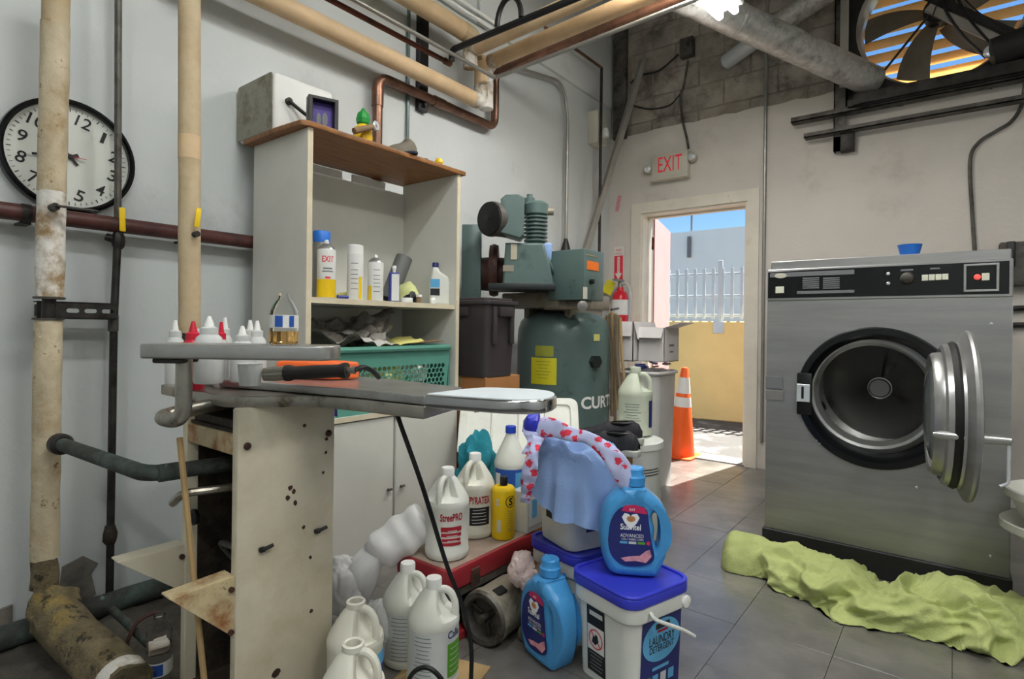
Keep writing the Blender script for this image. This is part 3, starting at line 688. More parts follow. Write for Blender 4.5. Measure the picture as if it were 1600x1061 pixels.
# ================================================================ BACK WALL FITTINGS
q = W(1048, 259, 'y', -.03); ex = thing('exit_sign', 'cream EXIT sign with red letters and two lamp heads over the doorway', 'sign', (q.x, 0, q.z))
wx, wz = .31, .205
mk('case', [span((q.x-wx/2, -.06, q.z-wz/2), (q.x+wx/2, -.0, q.z+wz/2), .008)], M['exit_case'], ex)
mk('ledge', [span((q.x-wx/2-.004, -.075, q.z-wz/2-.014), (q.x+wx/2+.004, -.005, q.z-wz/2+.006), .004)], M['exit_case'], ex)
Mx = lambda y: Matrix(((1, 0, 0, 0), (0, 0, -1, y), (0, 1, 0, 0), (0, 0, 0, 1)))   # XY art facing the room (-Y)
mk('lettering', T(text('EXIT', .205, .125), TR(q.x+.005, 0, q.z+.012) @ Mx(-.0612)), M['exit_red'], ex)
for s, dz in ((-1, -.01), (1, .03)):
    lp = mk('lamp_head', T(lathe([(.02, 0), (.034, .012), (.036, .05), (.03, .056)], 16), TR(q.x+s*(wx/2+.035), -.02, q.z+dz) @ RX(80)), M['exit_case'], ex)
    mk('lens', T(lathe([(.031, .055), (.02, .064), (.001, .067)], 16), TR(q.x+s*(wx/2+.035), -.02, q.z+dz) @ RX(80)), M['lens'], lp)
    mk('arm', rod((q.x+s*(wx/2-.01), -.02, q.z+dz-.02), (q.x+s*(wx/2+.035), -.02, q.z+dz-.025), .01, 8), M['exit_case'], ex)
jbx = W(1075, 76, 'y', -.02)
ec = thing('grey_junction_box', 'small dark grey junction box with cable hanging down to the exit sign', 'electrical box', (jbx.x, 0, jbx.z))
mk('case', [span((jbx.x-.055, -.07, jbx.z-.075), (jbx.x+.055, .0, jbx.z+.075), .008)], M['iron_grey'], ec)
cb = [W(1075, 95, 'y', -.03), W(1068, 135, 'y', -.02), W(1063, 150, 'y', -.015), W(1066, 185, 'y', -.01), W(1073, 215, 'y', -.01), W(1076, 232, 'y', -.02)]
mk('cable', tube(spline(cb, 6), .010, 8), M['iron_grey'], ec)
mk('cable', tube(spline([W(1060, 85, 'y', -.01), W(1030, 110, 'y', -.01), W(1000, 118, 'y', -.01), W(985, 130, 'y', -.01)], 6), .008, 8), M['dark_steel'], ec)
mk('cable', tube(spline([W(1062, 148, 'y', -.015), W(1045, 165, 'y', -.015), W(1015, 170, 'y', -.015), W(990, 165, 'y', -.015)], 6), .006, 8), M['dark_steel'], ec)
q = W(1196, 200, 'y', -.015)
vc = thing('vertical_conduit', 'straight grey conduit running down the back wall between door and washer', 'conduit', (q.x, -.015, 0))
mk('run', rod((q.x, -.015, .2), (q.x, -.015, 3.9), .012, 10), M['conduit'], vc)
# fire extinguisher and its sign
q = W(969, 480, 'y', -.09)
fe = thing('fire_extinguisher', 'red fire extinguisher with white band hung on the wall left of the doorway', 'fire extinguisher', (q.x, -.09, .9))
mk('cylinder', T(lathe([(.06, .0), (.07, .01), (.07, .40), (.055, .45), (.03, .47), (.025, .5)], 24), TR(q.x, -.09, .90)), M['ext_red'], fe)
mk('label', T(cyl(.0712, .13, 24), TR(q.x, -.09, 1.16)), M['lbl_white'], fe)
mk('valve', [T(cyl(.022, .07, 12), TR(q.x, -.09, 1.39)), span((q.x-.02, -.20, 1.45), (q.x+.02, -.06, 1.465))], M['conduit'], fe)
mk('hose', tube(spline([(q.x+.02, -.1, 1.43), (q.x+.09, -.12, 1.41), (q.x+.11, -.12, 1.25), (q.x+.09, -.12, 1.0)], 6), .011, 8), M['lens'], fe)
mk('tag', T(box(.09, .004, .12, .001, 1), TR(q.x-.09, -.13, 1.40) @ RY(25)), M['yellow_lbl'], fe)
q = W(967, 412, 'y', -.002)
sg = thing('extinguisher_sign', 'narrow white sign with a red panel and white arrow above the extinguisher', 'sign', (q.x, 0, q.z))
mk('plate', [span((q.x-.045, -.006, q.z-.15), (q.x+.045, -.0005, q.z+.15), .001, 1)], M['lbl_white'], sg)
mk('red_panel', [span((q.x-.042, -.0075, q.z-.147), (q.x+.042, -.006, q.z+.07))], M['ink_red2'], sg)
arrow = [(-.012, .06), (.012, .06), (.012, -.085), (.034, -.085), (0, -.14), (-.034, -.085), (-.012, -.085)]
mk('arrow', T(ext(arrow, .001), TR(q.x, -.0085, q.z) @ XZ), M['lbl_white'], sg)
mk('lettering', [T(text('FIRE', .055, .022), TR(q.x, 0, q.z+.118) @ Mx(-.0066)), T(text('EXTINGUISHER', .07, .016), TR(q.x, 0, q.z+.088) @ Mx(-.0066))], M['ink_red2'], sg)
mk('arrow_text', T(text('EXTINGUISHER', .12, .012), TR(q.x, 0, q.z-.01) @ Mx(-.0102) @ RZ(-90)), M['ink_red2'], sg)
q = W(966, 318, 'y', -.002)
st_ = thing('faded_sticker', 'small faded red sticker peeling on the wall above the extinguisher sign', 'sticker', (q.x, 0, q.z))
mk('sheet', T(box(.035, .002, .14, 0), TR(q.x, -.002, q.z) @ RY(12)), M['ink_pink'], st_)
# ================================================================ FAN
fc = W(1468, 22, 'y', .05); fx, fzc = fc.x, fc.z; fr = .43
fan = thing('exhaust_fan', 'large wall exhaust fan with dark housing in the upper right opening', 'fan', (fx, 0, fzc-fr))
hs = fr+.13
mk('housing', T(ext([(-hs, -hs), (hs, -hs), (hs, hs), (-hs, hs)], .02, 0, [circ(fr+.03, 48)]), TR(fx, .0, fzc) @ XZ), M['fan_dark'], fan)
mk('shroud', T(lathe([(fr+.035, 0), (fr+.012, .03), (fr, .07), (fr, .17), (fr+.006, .17), (fr+.006, .07), (fr+.02, .03), (fr+.045, 0)], 56, False, False), TR(fx, 0, fzc) @ RX(-90)), M['fan_ring'], fan)
mk('hub', T(lathe([(.03, -.05), (.085, -.04), (.085, .05), (.06, .08), (.001, .09)], 24), TR(fx, .02, fzc) @ RX(90)), M['fan_dark'], fan)
def blade(u, v):
    r_ = .075+(fr-.09)*u; w = (.10+.16*u-.06*u*u); a_ = (v-.5)*w/r_*1.0+.28*u; tw = (v-.5)*.11*(1-.4*u)
    return (r_*math.cos(a_), r_*math.sin(a_), tw)
for k in range(5):
    g = surf(blade, 8, 8); g2 = ([v+Vector((0, 0, .004)) for v in g[0]], g[1])
    mk('blade', T(join(g, g2), TR(fx, .07, fzc) @ RX(90) @ RZ(72*k+18)), M['fan_blade'], fan)
mk('support_arm', T(box(.05, .03, .62, .004, 1), TR(fx+.17, -.07, fzc-.20) @ RY(-48)), M['strut'], fan)
mk('support_arm', rod((fx-.02, -.06, fzc), (fx-.30, -.05, fzc-.34), .008, 8), M['fan_dark'], fan)
mk('support_arm', T(box(.05, .03, .9, .004, 1), TR(fx+.02, -.05, fzc+.02) @ RY(-48)), M['fan_dark'], fan)
q = W(1585, 72, 'y', -.14)
mk('motor', T(lathe([(.03, -.12), (.085, -.10), (.09, 0), (.085, .10), (.03, .12)], 20), TR(q.x, -.14, q.z) @ RY(80)), M['fan_dark'], fan)
q2 = W(1548, 82, 'y', -.15); mk('motor_pulley', T(cyl(.035, .03, 16, .004), TR(q2.x, -.15, q2.z) @ RX(90)), M['lens'], fan)
mk('drive_belt', tube(spline([W(1540, 90, 'y', -.14), W(1500, 50, 'y', -.12), W(1475, 8, 'y', -.10), W(1490, -10, 'y', -.10), W(1515, 30, 'y', -.12), W(1550, 70, 'y', -.14)], 5), .008, 6), M['black'], fan)
mk('wire', tube(spline([W(1455, 30, 'y', -.1), W(1480, -20, 'y', -.1), W(1530, 20, 'y', -.1), W(1590, 60, 'y', -.12)], 6), .004, 6), M['black'], fan)
lv = thing('louver_shutter', 'wooden louver shutter with daylight between slats behind the fan', 'louver', (fx, .2, FZ0))
for k in range(11):
    z = FZ0+.0+k*.098
    mk('slat', T(box(1.05, .075, .010, .002, 1), TR((FX0+FX1)/2, .25, z) @ RX(-30)), M['slat'], lv)
for x in (FX0-.02, FX1+.02): mk('side_frame', [span((x-.02, .2, FZ0-.06), (x+.02, .32, FZ1+.05))], M['slat'], lv)
# steel angle frame under the fan
fr_ = thing('fan_support_frame', 'rusty grey steel angle frame carrying the exhaust fan', 'bracket', (1.86, -.06, 2.3))
a = W(1313, 100, 'y', -.05); b0 = W(1313, 236, 'y', -.05)
mk('upright', [span((a.x-.035, -.06, b0.z), (a.x-.028, .0, 4.1)), span((a.x-.035, -.06, b0.z), (a.x+.03, -.053, b0.z+.1)), span((a.x-.035, -.06, b0.z), (a.x+.035, -.053, 4.1))], M['iron_grey'], fr_)
mk('bright_strip', [span((a.x+.0, -.075, 2.72), (a.x+.05, -.06, 4.1))], M['fan_ring'], fr_)
for (pa, pb, hh, yy) in (((1237, 190), (1620, 112), .035, -.08), ((1257, 214), (1620, 146), .03, -.08), ((1325, 165), (1620, 88), .05, -.10), ((1335, 158), (1620, 97), .075, -.14)):
    p, q = W(*pa, 'y', yy), W(*pb, 'y', yy)
    mk('angle_bar', [span((p.x, yy-.03, p.z-hh/2), (q.x+.3, yy-.025, p.z+hh/2)), span((p.x, yy-.03, p.z-hh/2), (q.x+.3, yy+.05, p.z-hh/2+.006))], M['iron_grey'] if yy > -.09 else M['dark_steel'], fr_)
q = W(1322, 215, 'y', -.03); mk('foot_bracket', [span((q.x-.03, -.07, q.z-.1), (q.x+.05, 0, q.z+.06), .004)], M['dark_steel'], fr_)
# cord hanging at the right of the back wall
cb = [W(1523, 392, 'y', -.012), W(1519, 330, 'y', -.012), W(1516, 250, 'y', -.015), W(1530, 222, 'y', -.015), W(1556, 205, 'y', -.015), W(1580, 190, 'y', -.02), W(1596, 165, 'y', -.02), W(1602, 130, 'y', -.03)]
tag(mk('wall_cable', tube(spline(cb, 6), .0105, 8), M['iron_grey']), 'grey cable curving down the back wall above the washer', 'cable')
# electrical bits behind washer, right
q = W(1592, 405, 'y', -.04)
eb = thing('breaker_box', 'grey electrical box behind the right corner of the washer', 'electrical box', (q.x, 0, q.z))
mk('case', [span((q.x-.09, -.09, q.z-.16), (q.x+.30, 0, q.z+.10), .008)], M['iron_grey'], eb)
mk('plug', [span((q.x-.06, -.12, q.z-.05), (q.x-.02, -.09, q.z+.10), .006)], M['black'], eb)
for k in range(2): mk('pipe_run', rod((q.x-.25, -.03, q.z-.30-.1*k), (q.x+.5, -.03, q.z-.27-.1*k), .016, 8), M['dark_steel'], eb)

# ================================================================ DUCTS AND LAMP
d0, d1 = D(1052, -14, 3.25), W(1352, 122, 'y', -.12)
du = thing('round_duct', 'fat galvanised round duct slanting down to the fan frame', 'duct', tuple(d1))
ax = (d1-d0)
mk('run', tube([d0-ax*.3, d0, d0.lerp(d1, .33), d0.lerp(d1, .66), d1+ax*.04], .095, 32), M['galv'], du)
for f in (.30,): p = d0.lerp(d1, f); mk('seam', T(lathe([(.0955, -.012), (.099, -.006), (.099, .006), (.0955, .012)], 32, False, False), along(p, d1)), M['galv'], du)
w0, w1, w2 = W(1136, 96, 'y', .0), D(1210, 42, 4.0), D(1320, -30, 3.7)
wdv = thing('vent_pipe', 'white vent pipe entering the bare block wall behind the galvanised duct', 'pipe', tuple(w0))
mk('run', tube([w0, w0.lerp(w1, .9)], .06, 24), M['lens'], wdv)
g = tube([w1.lerp(w2, k/30) for k in range(31)], [.068+(.004 if k % 2 else 0) for k in range(31)], 24)
mk('flexible_sleeve', g, M['galv'], wdv)

def tube_lamp(name, label, loc, rz, ln, power, n=2, dx=.055, tint=(1, .97, .93)):
    o = thing(name, label, 'light', loc, rz)
    mk('channel', box(.16, ln+.04, .05, .006, 1, (0, 0, .06)), M['cap_white'], o, world=False)
    for k in range(n):
        x = (k-(n-1)/2)*dx*1.6
        mk('lamp_tube', T(lathe([(.006, -ln/2), (.018, -ln/2+.01), (.019, -ln/2+.02), (.019, ln/2-.02), (.018, ln/2-.01), (.006, ln/2)], 16), TR(x, 0, .0) @ RX(90)), M['tube_light'], o, world=False)
        for s in (-1, 1): mk('lamp_holder', box(.024, .02, .05, .004, 1, (x, s*(ln/2+.004), .02)), M['cap_white'], o, world=False)
    for s in (-1, 1): mk('hanger_rod', rod((0, s*ln*.35, .08), (0, s*ln*.35, ZC-loc[2]), .004, 6), M['conduit'], o, world=False)
    ld = bpy.data.lights.new('tube_glow', 'AREA'); ld.shape = 'RECTANGLE'; ld.size = .14; ld.size_y = ln; ld.energy = power; ld.color = tint
    lo = bpy.data.objects.new('tube_glow', ld); COL.objects.link(lo); lo.parent = o; lo.location = (0, 0, -.03)
    return o
e = W(1139, 24, 'z', 2.80); dirv = Vector((.12, .99, 0))
tube_lamp('tube_light', 'bright twin fluorescent tube light hanging below the galvanised duct', (e.x-dirv.x*.62, e.y-dirv.y*.62, 2.80), -math.atan2(.12, .99), 1.22, 28)
tube_lamp('tube_light', 'twin fluorescent tube light hanging over the pressing table', (1.9, -3.9, 3.15), 0, 1.22, 16, tint=(.90, .97, 1))
tube_lamp('tube_light', 'twin fluorescent tube light hanging over the aisle right of the press', (3.6, -3.6, 3.15), 0, 1.22, 28)
tube_lamp('tube_light', 'twin fluorescent tube light hanging crosswise behind the camera', (2.9, -5.9, 3.15), R(90), 1.22, 22, tint=(.93, .98, 1))
# ================================================================ STORAGE CABINET
# the cabinet stands a hand's breadth off the wall (pipes pass behind it): this section is written in a frame shifted by SX
SX = .085; _W0, _mk0, _th0 = W, mk, thing
def W(px, py, ax, v):
    p = _W0(px, py, ax, v+SX if ax == 'x' else v); p.x -= SX; return p
def mk(name, g, mat, parent=None, world=True, **k):
    if isinstance(g, list): g = join(*g)
    return _mk0(name, T(g, TR(SX, 0, 0)) if world else g, mat, parent, world, **k)
def thing(name, label, cat, loc=(0, 0, 0), rz=0, group=None): return _th0(name, label, cat, (loc[0]+SX, loc[1], loc[2]), rz, group)
yL = W(398, 222, 'x', .025).y; xF = .42; yR = W(718, 400, 'x', xF).y; zT = W(478, 197, 'x', xF).z; zC = W(524, 654, 'x', xF).z; th = .022; zS = W(490, 464, 'x', xF).z
cab = thing('storage_cabinet', 'tall white open-shelf cabinet with wooden top and lower doors against the left wall', 'cabinet', (0, yL, 0))
mk('side_panel', [span((.02, yL, zC), (xF, yL+th, zT), .002, 1)], M['cabinet'], cab)
mk('side_panel', [span((.02, yR-th, zC), (xF, yR, zT), .002, 1)], M['cabinet'], cab)
mk('edge_strip', [span((xF, yL, zC), (xF+.002, yL+th, zT))], M['cab_edge'], cab)
mk('edge_strip', [span((xF, yR-th, zC), (xF+.002, yR, zT))], M['cab_edge'], cab)
mk('back_panel', [span((.02, yL+th, zC), (.028, yR-th, zT-.05))], M['cabinet'], cab)
mk('gap_light_strip', [span((.028, yL+th, zT-.055), (.045, yR-.42, zT-.015), .003, 1)], M['white'], cab)  # white strips stand in for the bright gap behind the wooden top
mk('gap_light_strip', [span((.028, yR-.36, zT-.055), (.045, yR-.16, zT-.015), .003, 1)], M['white'], cab)
sh = mk('shelf', [span((.028, yL+th, zS-.022), (xF-.01, yR-th, zS), .002, 1)], M['cabinet'], cab)
mk('edge_strip', [span((xF-.01, yL+th, zS-.022), (xF-.007, yR-th, zS))], M['cab_edge'], sh)
top = []
rw = random.Random(2); P = [(.0, yL-.03), (xF+.012, yL-.03)]
P = [(.0, yL-.035), (xF*.6, yL-.04), (xF+.0, yL-.03)]+[(xF+.014+rw.uniform(-.003, .003), yL+(yR-yL)*k/12) for k in range(13)]+[(xF+.012, yR+.025), (0, yR+.02)]
mk('wooden_top', T(ext(P, .02, .002), TR(0, 0, zT)), M['wood'], cab)
lo = mk('lower_body', [span((.02, yL, .0), (xF-.02, yR, zC-.02), .002, 1)], M['cabinet'], cab)
mk('counter', [span((.02, yL, zC-.02), (xF+.006, yR+.002, zC), .002, 1)], M['cabinet'], cab)
mk('edge_strip', [span((xF+.006, yL, zC-.02), (xF+.008, yR+.002, zC))], M['cab_edge'], cab)
ym = W(617, 700, 'x', xF).y
for (a, b) in ((yL+.003, ym-.006), (ym+.006, yR-.001)):
    dr = mk('cabinet_door', [span((xF-.018, a, .06), (xF, b, zC-.026), .003, 1)], M['cabinet'], cab)
    hx = b-.03 if a < ym-.1 else a+.03
    mk('handle', T(join(rod((0, 0, 0), (.012, 0, 0), .004, 8), rod((.012, -.012, 0), (.012, .012, 0), .005, 8)), TR(xF, hx, .335)), M['iron_grey'], dr)
# ---- things on the shelf
def at_x(px, x, z): p = W(px, 500, 'x', x); return Vector((x, p.y, z))
def can(name, px, x, r, h, body, cap, label, cat='spray can', capr=None, extra=None, bare=False):
    p = at_x(px, x, zS); o = thing(name, label, cat, tuple(p), facing(p))
    mk('body', lathe([(r*.93, 0), (r, .004), (r, h*.80), (r*.97, h*.83)], 26), M[body], o, world=False)
    if bare:
        mk('dome', lathe([(r*.97, h*.83), (r*.8, h*.88), (r*.45, h*.92), (r*.4, h*.93)], 22), M['steel'], o, world=False)
        mk('nozzle', lathe([(r*.25, h*.92), (r*.25, h*.98), (r*.12, h)], 12), M['cap_white'], o, world=False)
    else: mk('cap', lathe([(capr or r*.98, h*.83), (capr or r*.98, h*.985), (r*.9, h)], 26), M[cap], o, world=False)
    if extra: extra(o, r, h)
    return o
def x_exit(o, r, h):
    mk('lower_band', T(lathe([(r*1.006, .003), (r*1.006, h*.32)], 26, False, False), Matrix()), M['yellow'], o, world=False)
    mk('lettering', wrap(text('EXIT', .047, .024, .02), r*1.012, h*.66, 8), M['ink_red2'], o, world=False)
    mk('small_print', [wrap(patch(.036, .006, 4), r*1.01, h*.50, 8), wrap(patch(.044, .005, 4), r*1.01, h*.45, 8)], M['ink_grey'], o, world=False)
    mk('oval_mark', wrap(patch(.02, .008, 4), r*1.013, h*.345, 8), M['ink_red2'], o, world=False)
can('spray_can', 509, .365, .0365, .235, 'lbl_white', 'cap_white', 'white and yellow EXIT spray can without a cap on the cabinet shelf', extra=x_exit, bare=True)
can('spray_can', 501, .26, .036, .285, 'conduit', 'blue_can', 'tall spray can with blue cap standing behind the yellow EXIT can')
def x_w1(o, r, h):
    mk('yellow_panel', wrap(patch(.016, h*.4, 3), r*1.008, h*.22, 38), M['yellow'], o, world=False)
    mk('small_print', [wrap(patch(.03, .003, 4), r*1.008, h*z, -6) for z in (.2, .3, .38, .46, .54, .66)], M['ink_grey'], o, world=False, kind='stuff')
can('spray_can', 554, .335, .034, .235, 'lbl_white', 'cap_white', 'white spray can with a white cap in the middle of the shelf', extra=x_w1)
def x_w2(o, r, h):
    mk('yellow_panel', wrap(patch(.02, h*.3, 3), r*1.008, h*.17, -45), M['yellow'], o, world=False)
    mk('small_print', [wrap(patch(.03, .003, 4), r*1.008, h*z, 8) for z in (.2, .3, .38, .46, .54, .66)], M['ink_grey'], o, world=False, kind='stuff')
can('spray_can', 586, .345, .034, .205, 'lbl_white', 'cap_white', 'white spray can with bare metal dome beside the small blue bottle', extra=x_w2, bare=True)
p = at_x(615, .35, zS); o = thing('blue_bottle', 'small blue and white squeeze bottle with white cap on the shelf', 'bottle', tuple(p), facing(p))
mk('body', T(box(.026, .05, .135, .01, 3, (0, 0, .0675)), Matrix()), M['bottle_blue'], o, world=False)
mk('label', [box(.002, .034, .12, .0, 1, (.0132, .006, .066))], M['lbl_white'], o, world=False)
mk('cap', lathe([(.006, .133), (.008, .15), (.01, .152), (.0095, .165)], 14), M['cap_white'], o, world=False)
a, b = at_x(605, .14, zS+.0), at_x(632, .2, zS+.24)
p = at_x(600, .15, zS); tagp = thing('grey_pipe_offcut', 'grey plastic pipe offcut leaning at the back of the shelf', 'pipe', tuple(p))
mk('shell', T(lathe([(.04, 0), (.042, .003), (.042, .235), (.037, .235), (.037, .0)], 24, False, False), along(p+Vector((.03, .0, .02)), p+Vector((.03, .11, .26)))), M['grey_pvc'], tagp)
# white cleaner bottle on the right
p = at_x(686, .33, zS); o = thing('cleaner_bottle', 'white cleaner bottle with navy cap and blue label at the right end of the shelf', 'bottle', tuple(p), facing(p)+R(0))
out = [(-.047, 0), (.047, 0), (.05, .01), (.05, .11), (.04, .14), (.0, .165), (-.008, .185), (-.034, .185), (-.042, .15), (-.05, .11), (-.05, .01)]
mk('body', T(ext(out, .055, .012), Matrix(((0, 0, 1, -.0275), (1, 0, 0, 0), (0, 1, 0, 0), (0, 0, 0, 1)))), M['hdpe'], o, world=False)
mk('label', [box(.002, .046, .042, 0, 1, (.0285, -.022, .105))], M['ink_sky'], o, world=False)
mk('label_foot', [box(.002, .046, .034, 0, 1, (.0285, -.022, .062))], M['ink_black'], o, world=False)
mk('cap', T(lathe([(.016, 0), (.016, .022), (.014, .025)], 16), TR(0, -.021, .184)), M['ink_navy'], o, world=False)
for (nm, px, x, s, m, lb) in (('small_jar', 654, .33, .03, 'brown_fab', 'tiny brown pill jar with white lid on the shelf'),):
    p = at_x(px, x, zS); o = thing(nm, lb, 'jar', tuple(p)); mk('body', lathe([(.013, 0), (.013, .032)], 16), M[m], o, world=False); mk('lid', lathe([(.014, .032), (.014, .043)], 16), M['cap_white'], o, world=False)
p = at_x(652, .38, zS); o = tag(mk('small_jar', T(lathe([(.012, 0), (.014, .02), (.008, .03), (.009, .04)], 14), TR(at_x(676, .385, zS))), M['cap_white']), 'tiny white pot in front of the white cleaner bottle', 'jar')
p = at_x(637, .25, zS); o = thing('lime_ball', 'crumpled lime green and black packet at the back of the shelf', 'packet', tuple(p))
mk('wrap', disp(T(lathe([(.01, 0), (.045, .01), (.055, .045), (.04, .085), (.01, .1)], 18), TR(p)), .02, 30, 2), M['rag_lime'], o); mk('dark_patch', disp(T(lathe([(.01, 0), (.03, .01), (.035, .03), (.02, .055), (.005, .06)], 14), TR(p+Vector((.035, -.015, 0)))), .012, 40, 3), M['ink_black'], o)
tag(mk('yellow_packet', disp(T(box(.05, .08, .03, .006, 2), TR(at_x(531, .25, zS+.02)) @ RX(15)), .01, 25), M['paper_yellow']), 'crumpled yellow packet lying behind the EXIT spray can', 'packet')
tag(mk('blue_marker', rod(at_x(527, .39, zS+.008), at_x(543, .39, zS+.008), .007, 10), M['bottle_blue']), 'short blue marker lying on the front of the shelf', 'marker')
tag(mk('white_disc', T(cyl(.028, .022, 20, .003), TR(at_x(635, .37, zS))), M['cap_white']), 'low round white plastic disc lying beside the pill jar', 'disc')
# ---- laundry basket on the counter
by0, by1 = W(522, 600, 'x', .38).y-.03, W(694, 600, 'x', .38).y
bz1 = W(600, 541, 'x', .40).z
bk = thing('laundry_basket', 'green plastic laundry basket with round holes on the lower counter', 'basket', (.24, (by0+by1)/2, zC))
bw_, bd_, bh_ = by1-by0, .34, bz1-zC
hol = []
for r_ in range(5):
    for k in range(26):
        cx = -bw_*.5+.055+k*.0255+(.01275 if r_ % 2 else 0); cy = .095+r_*.0222
        if abs(cx) < bw_/2-.04: hol.append(list(reversed(circ(.0112, 8, cx, cy))))
Mb = TR(.24+bd_/2, (by0+by1)/2, zC) @ YZ
mk('front_wall', T(ext([(-bw_*.46, 0), (bw_*.46, 0), (bw_*.5, bh_-.02), (-bw_*.5, bh_-.02)], .004, 0, hol), Mb), M['basket'], bk)
mk('back_wall', [span((.24-bd_/2, by0, zC), (.24-bd_/2+.004, by1, zC+bh_-.02))], M['basket'], bk)
for y in (by0, by1): mk('end_wall', [span((.24-bd_/2, y-.002, zC), (.24+bd_/2, y+.002, zC+bh_-.02))], M['basket'], bk)
mk('base', [span((.24-bd_/2, by0, zC), (.24+bd_/2, by1, zC+.005))], M['basket'], bk)
rimp = [(x+.24, y+(by0+by1)/2, zC+bh_-.012) for (x, y) in rrect(bd_+.02, bw_+.02, .04)]
mk('rim', tube(rimp, .013, 8, closed=True), M['basket'], bk)
def lump(name, c, s, m, label, seed, cat='rag', amp=.35):
    bm = bmesh.new(); bmesh.ops.create_icosphere(bm, subdivisions=4, radius=1)
    for v in bm.verts:
        q = v.co*2.2+Vector((seed*3.1, seed, 0)); k = 1+amp*noise.noise(q)+amp*.45*abs(noise.noise(q*2.7))
        v.co = Vector((v.co.x*s[0]*k, v.co.y*s[1]*k, v.co.z*s[2]*k))+Vector(c)
    return tag(mk(name, from_bm(bm), m), label, cat)
yb = (by0+by1)/2
lump('rag', (.315, yb-.02, zC+.14), (.085, .10, .10), M['rag_lime'], 'pale lime rag inside the green laundry basket', 1)
lump('rag', (.315, yb+.15, zC+.15), (.085, .085, .10), M['rag_white'], 'white rag at the right end inside the green laundry basket', 2)
lump('rag', (.33, yb+.07, zC+.09), (.07, .05, .06), M['rag_green'], 'bright green rag low inside the green laundry basket', 3)
lump('rag', (.28, yb-.17, zC+.12), (.10, .09, .10), M['paper2'], 'grey rag at the left end inside the green laundry basket', 4)
def sheet(name, c, w, d, m, label, seed, rx=0, ry=0, rz=0, amp=.03, cat='paper'):
    def fn(u, v):
        x, y = (u-.5)*w, (v-.5)*d
        z = amp*noise.noise(Vector((x*9+seed, y*9, seed)))*1.6+amp*.8*abs(noise.noise(Vector((x*16, y*16+seed, 1))))
        return (x, y, z)
    g = surf(fn, 22, 22); g2 = ([v+Vector((0, 0, .0012)) for v in g[0]], g[1])
    return tag(mk(name, T(join(g, g2), TR(Vector(c)) @ RZ(rz) @ RX(rx) @ RY(ry)), m), label, cat)
zb = zC+bh_
sheet('newspaper', (.22, yb-.16, zb+.06), .26, .30, M['paper'], 'grey crumpled newspaper heaped at the left of the green basket', 1, 8, 12, 20, .07)
sheet('newspaper', (.24, yb-.0, zb+.07), .2, .26, M['paper'], 'grey newspaper sheet standing up out of the green basket', 2, 30, -18, 35, .05)
sheet('newspaper', (.30, yb-.04, zb+.02), .2, .30, M['paper2'], 'pale newspaper fold lying on the basket rim', 3, -6, 14, 5, .03)
sheet('yellow_sheet', (.33, yb+.08, zb+.015), .12, .2, M['paper_yellow'], 'yellow paper sheet lying on the basket rim', 4, 6, 18, -12, .015)
sheet('brown_sheet', (.30, yb+.19, zb+.012), .22, .2, M['brown_fab'], 'flat brown cardboard sheet on the right end of the basket', 5, 3, 0, 4, .006)
tag(mk('purple_carton', [span((.30, W(520, 620, 'x', .4).y-.03, zC), (.40, W(531, 620, 'x', .4).y, zC+.12), .003, 1)], M['purple']), 'small purple and orange carton left of the green basket', 'box')
# ---- things on top of the cabinet
zt2 = zT+.02
# white steel case with weathered side
a = W(366, 150, 'x', .04); c0 = W(427, 170, 'x', .30)
sf = thing('steel_case', 'white enamel steel case with weathered grey side on the cabinet top', 'case', (.16, c0.y+.2, zt2))
y0s = W(427, 170, 'x', .215).y; y1s = W(522, 160, 'x', .215).y; z1s = W(427, 108, 'x', .215).z
def casebody(): return T(box(.29, y1s-y0s, z1s-zt2-.001, .02, 3), TR(.07, (y0s+y1s)/2, (z1s+zt2+.001)/2))
sfb = mk('body', casebody(), M['white'], sf)
mk('weathered_side', T(ext(rrect(.28, z1s-zt2-.012, .018), .004, .001), TR(.07, y0s-.003, (z1s+zt2+.001)/2) @ XZ), M['safe_side'], sf)
p = W(452, 158, 'x', .225); q = W(486, 186, 'x', .26)
mk('lever', tube([p, p.lerp(q, .15), q], [.012, .008, .007], 10), M['dark_steel'], sf); mk('lever_boss', T(cyl(.014, .02, 12), TR(.21, p.y, p.z) @ RY(90)), M['dark_steel'], sf)
p = W(503, 200, 'x', .36); fz1 = W(503, 155, 'x', .36).z
fr2 = thing('shadow_box', 'small black shadow box with a purple picture on the cabinet top', 'frame', (.36, p.y, zt2), facing(p)+R(12))
hh = fz1-zt2; ww = .115
mk('frame', T(ext([(-ww/2, 0), (ww/2, 0), (ww/2, hh), (-ww/2, hh)], .05, .003, [[(-ww/2+.016, .014), (-ww/2+.016, hh-.014), (ww/2-.016, hh-.014), (ww/2-.016, .014)]]), Matrix(((0, 0, 1, -.02), (1, 0, 0, 0), (0, 1, 0, 0), (0, 0, 0, 1)))), M['black'], fr2, world=False)
mk('picture', box(.004, ww-.03, hh-.026, 0, 1, (-.008, 0, hh/2)), M['purple'], fr2, world=False)
mk('pale_figure', [T(ext(circ(.009, 14, 0, 0, hh*.2), .002), TR(-.0055, -.012, hh*.38) @ YZ), T(ext(circ(.011, 14, 0, 0, hh*.22), .002), TR(-.0055, .012, hh*.40) @ YZ)], M['ink_grey'], fr2, world=False)
p = W(567, 205, 'x', .34)
pn = thing('pineapple_bottle', 'yellow plastic pineapple bottle with green top on the cabinet top', 'bottle', (.34, p.y, zt2))
k_ = .0300
mk('body', lathe([(.02, 0), (.036, .008), (.042, .04), (.036, .078), (.018, .095)], 18), M['pine_yellow'], pn, world=False)
mk('leafy_top', lathe([(.016, .088), (.027, .10), (.03, .118), (.024, .142), (.012, .152), (.006, .163), (.001, .166)], 8), M['pine_green'], pn, world=False, sharp=10)
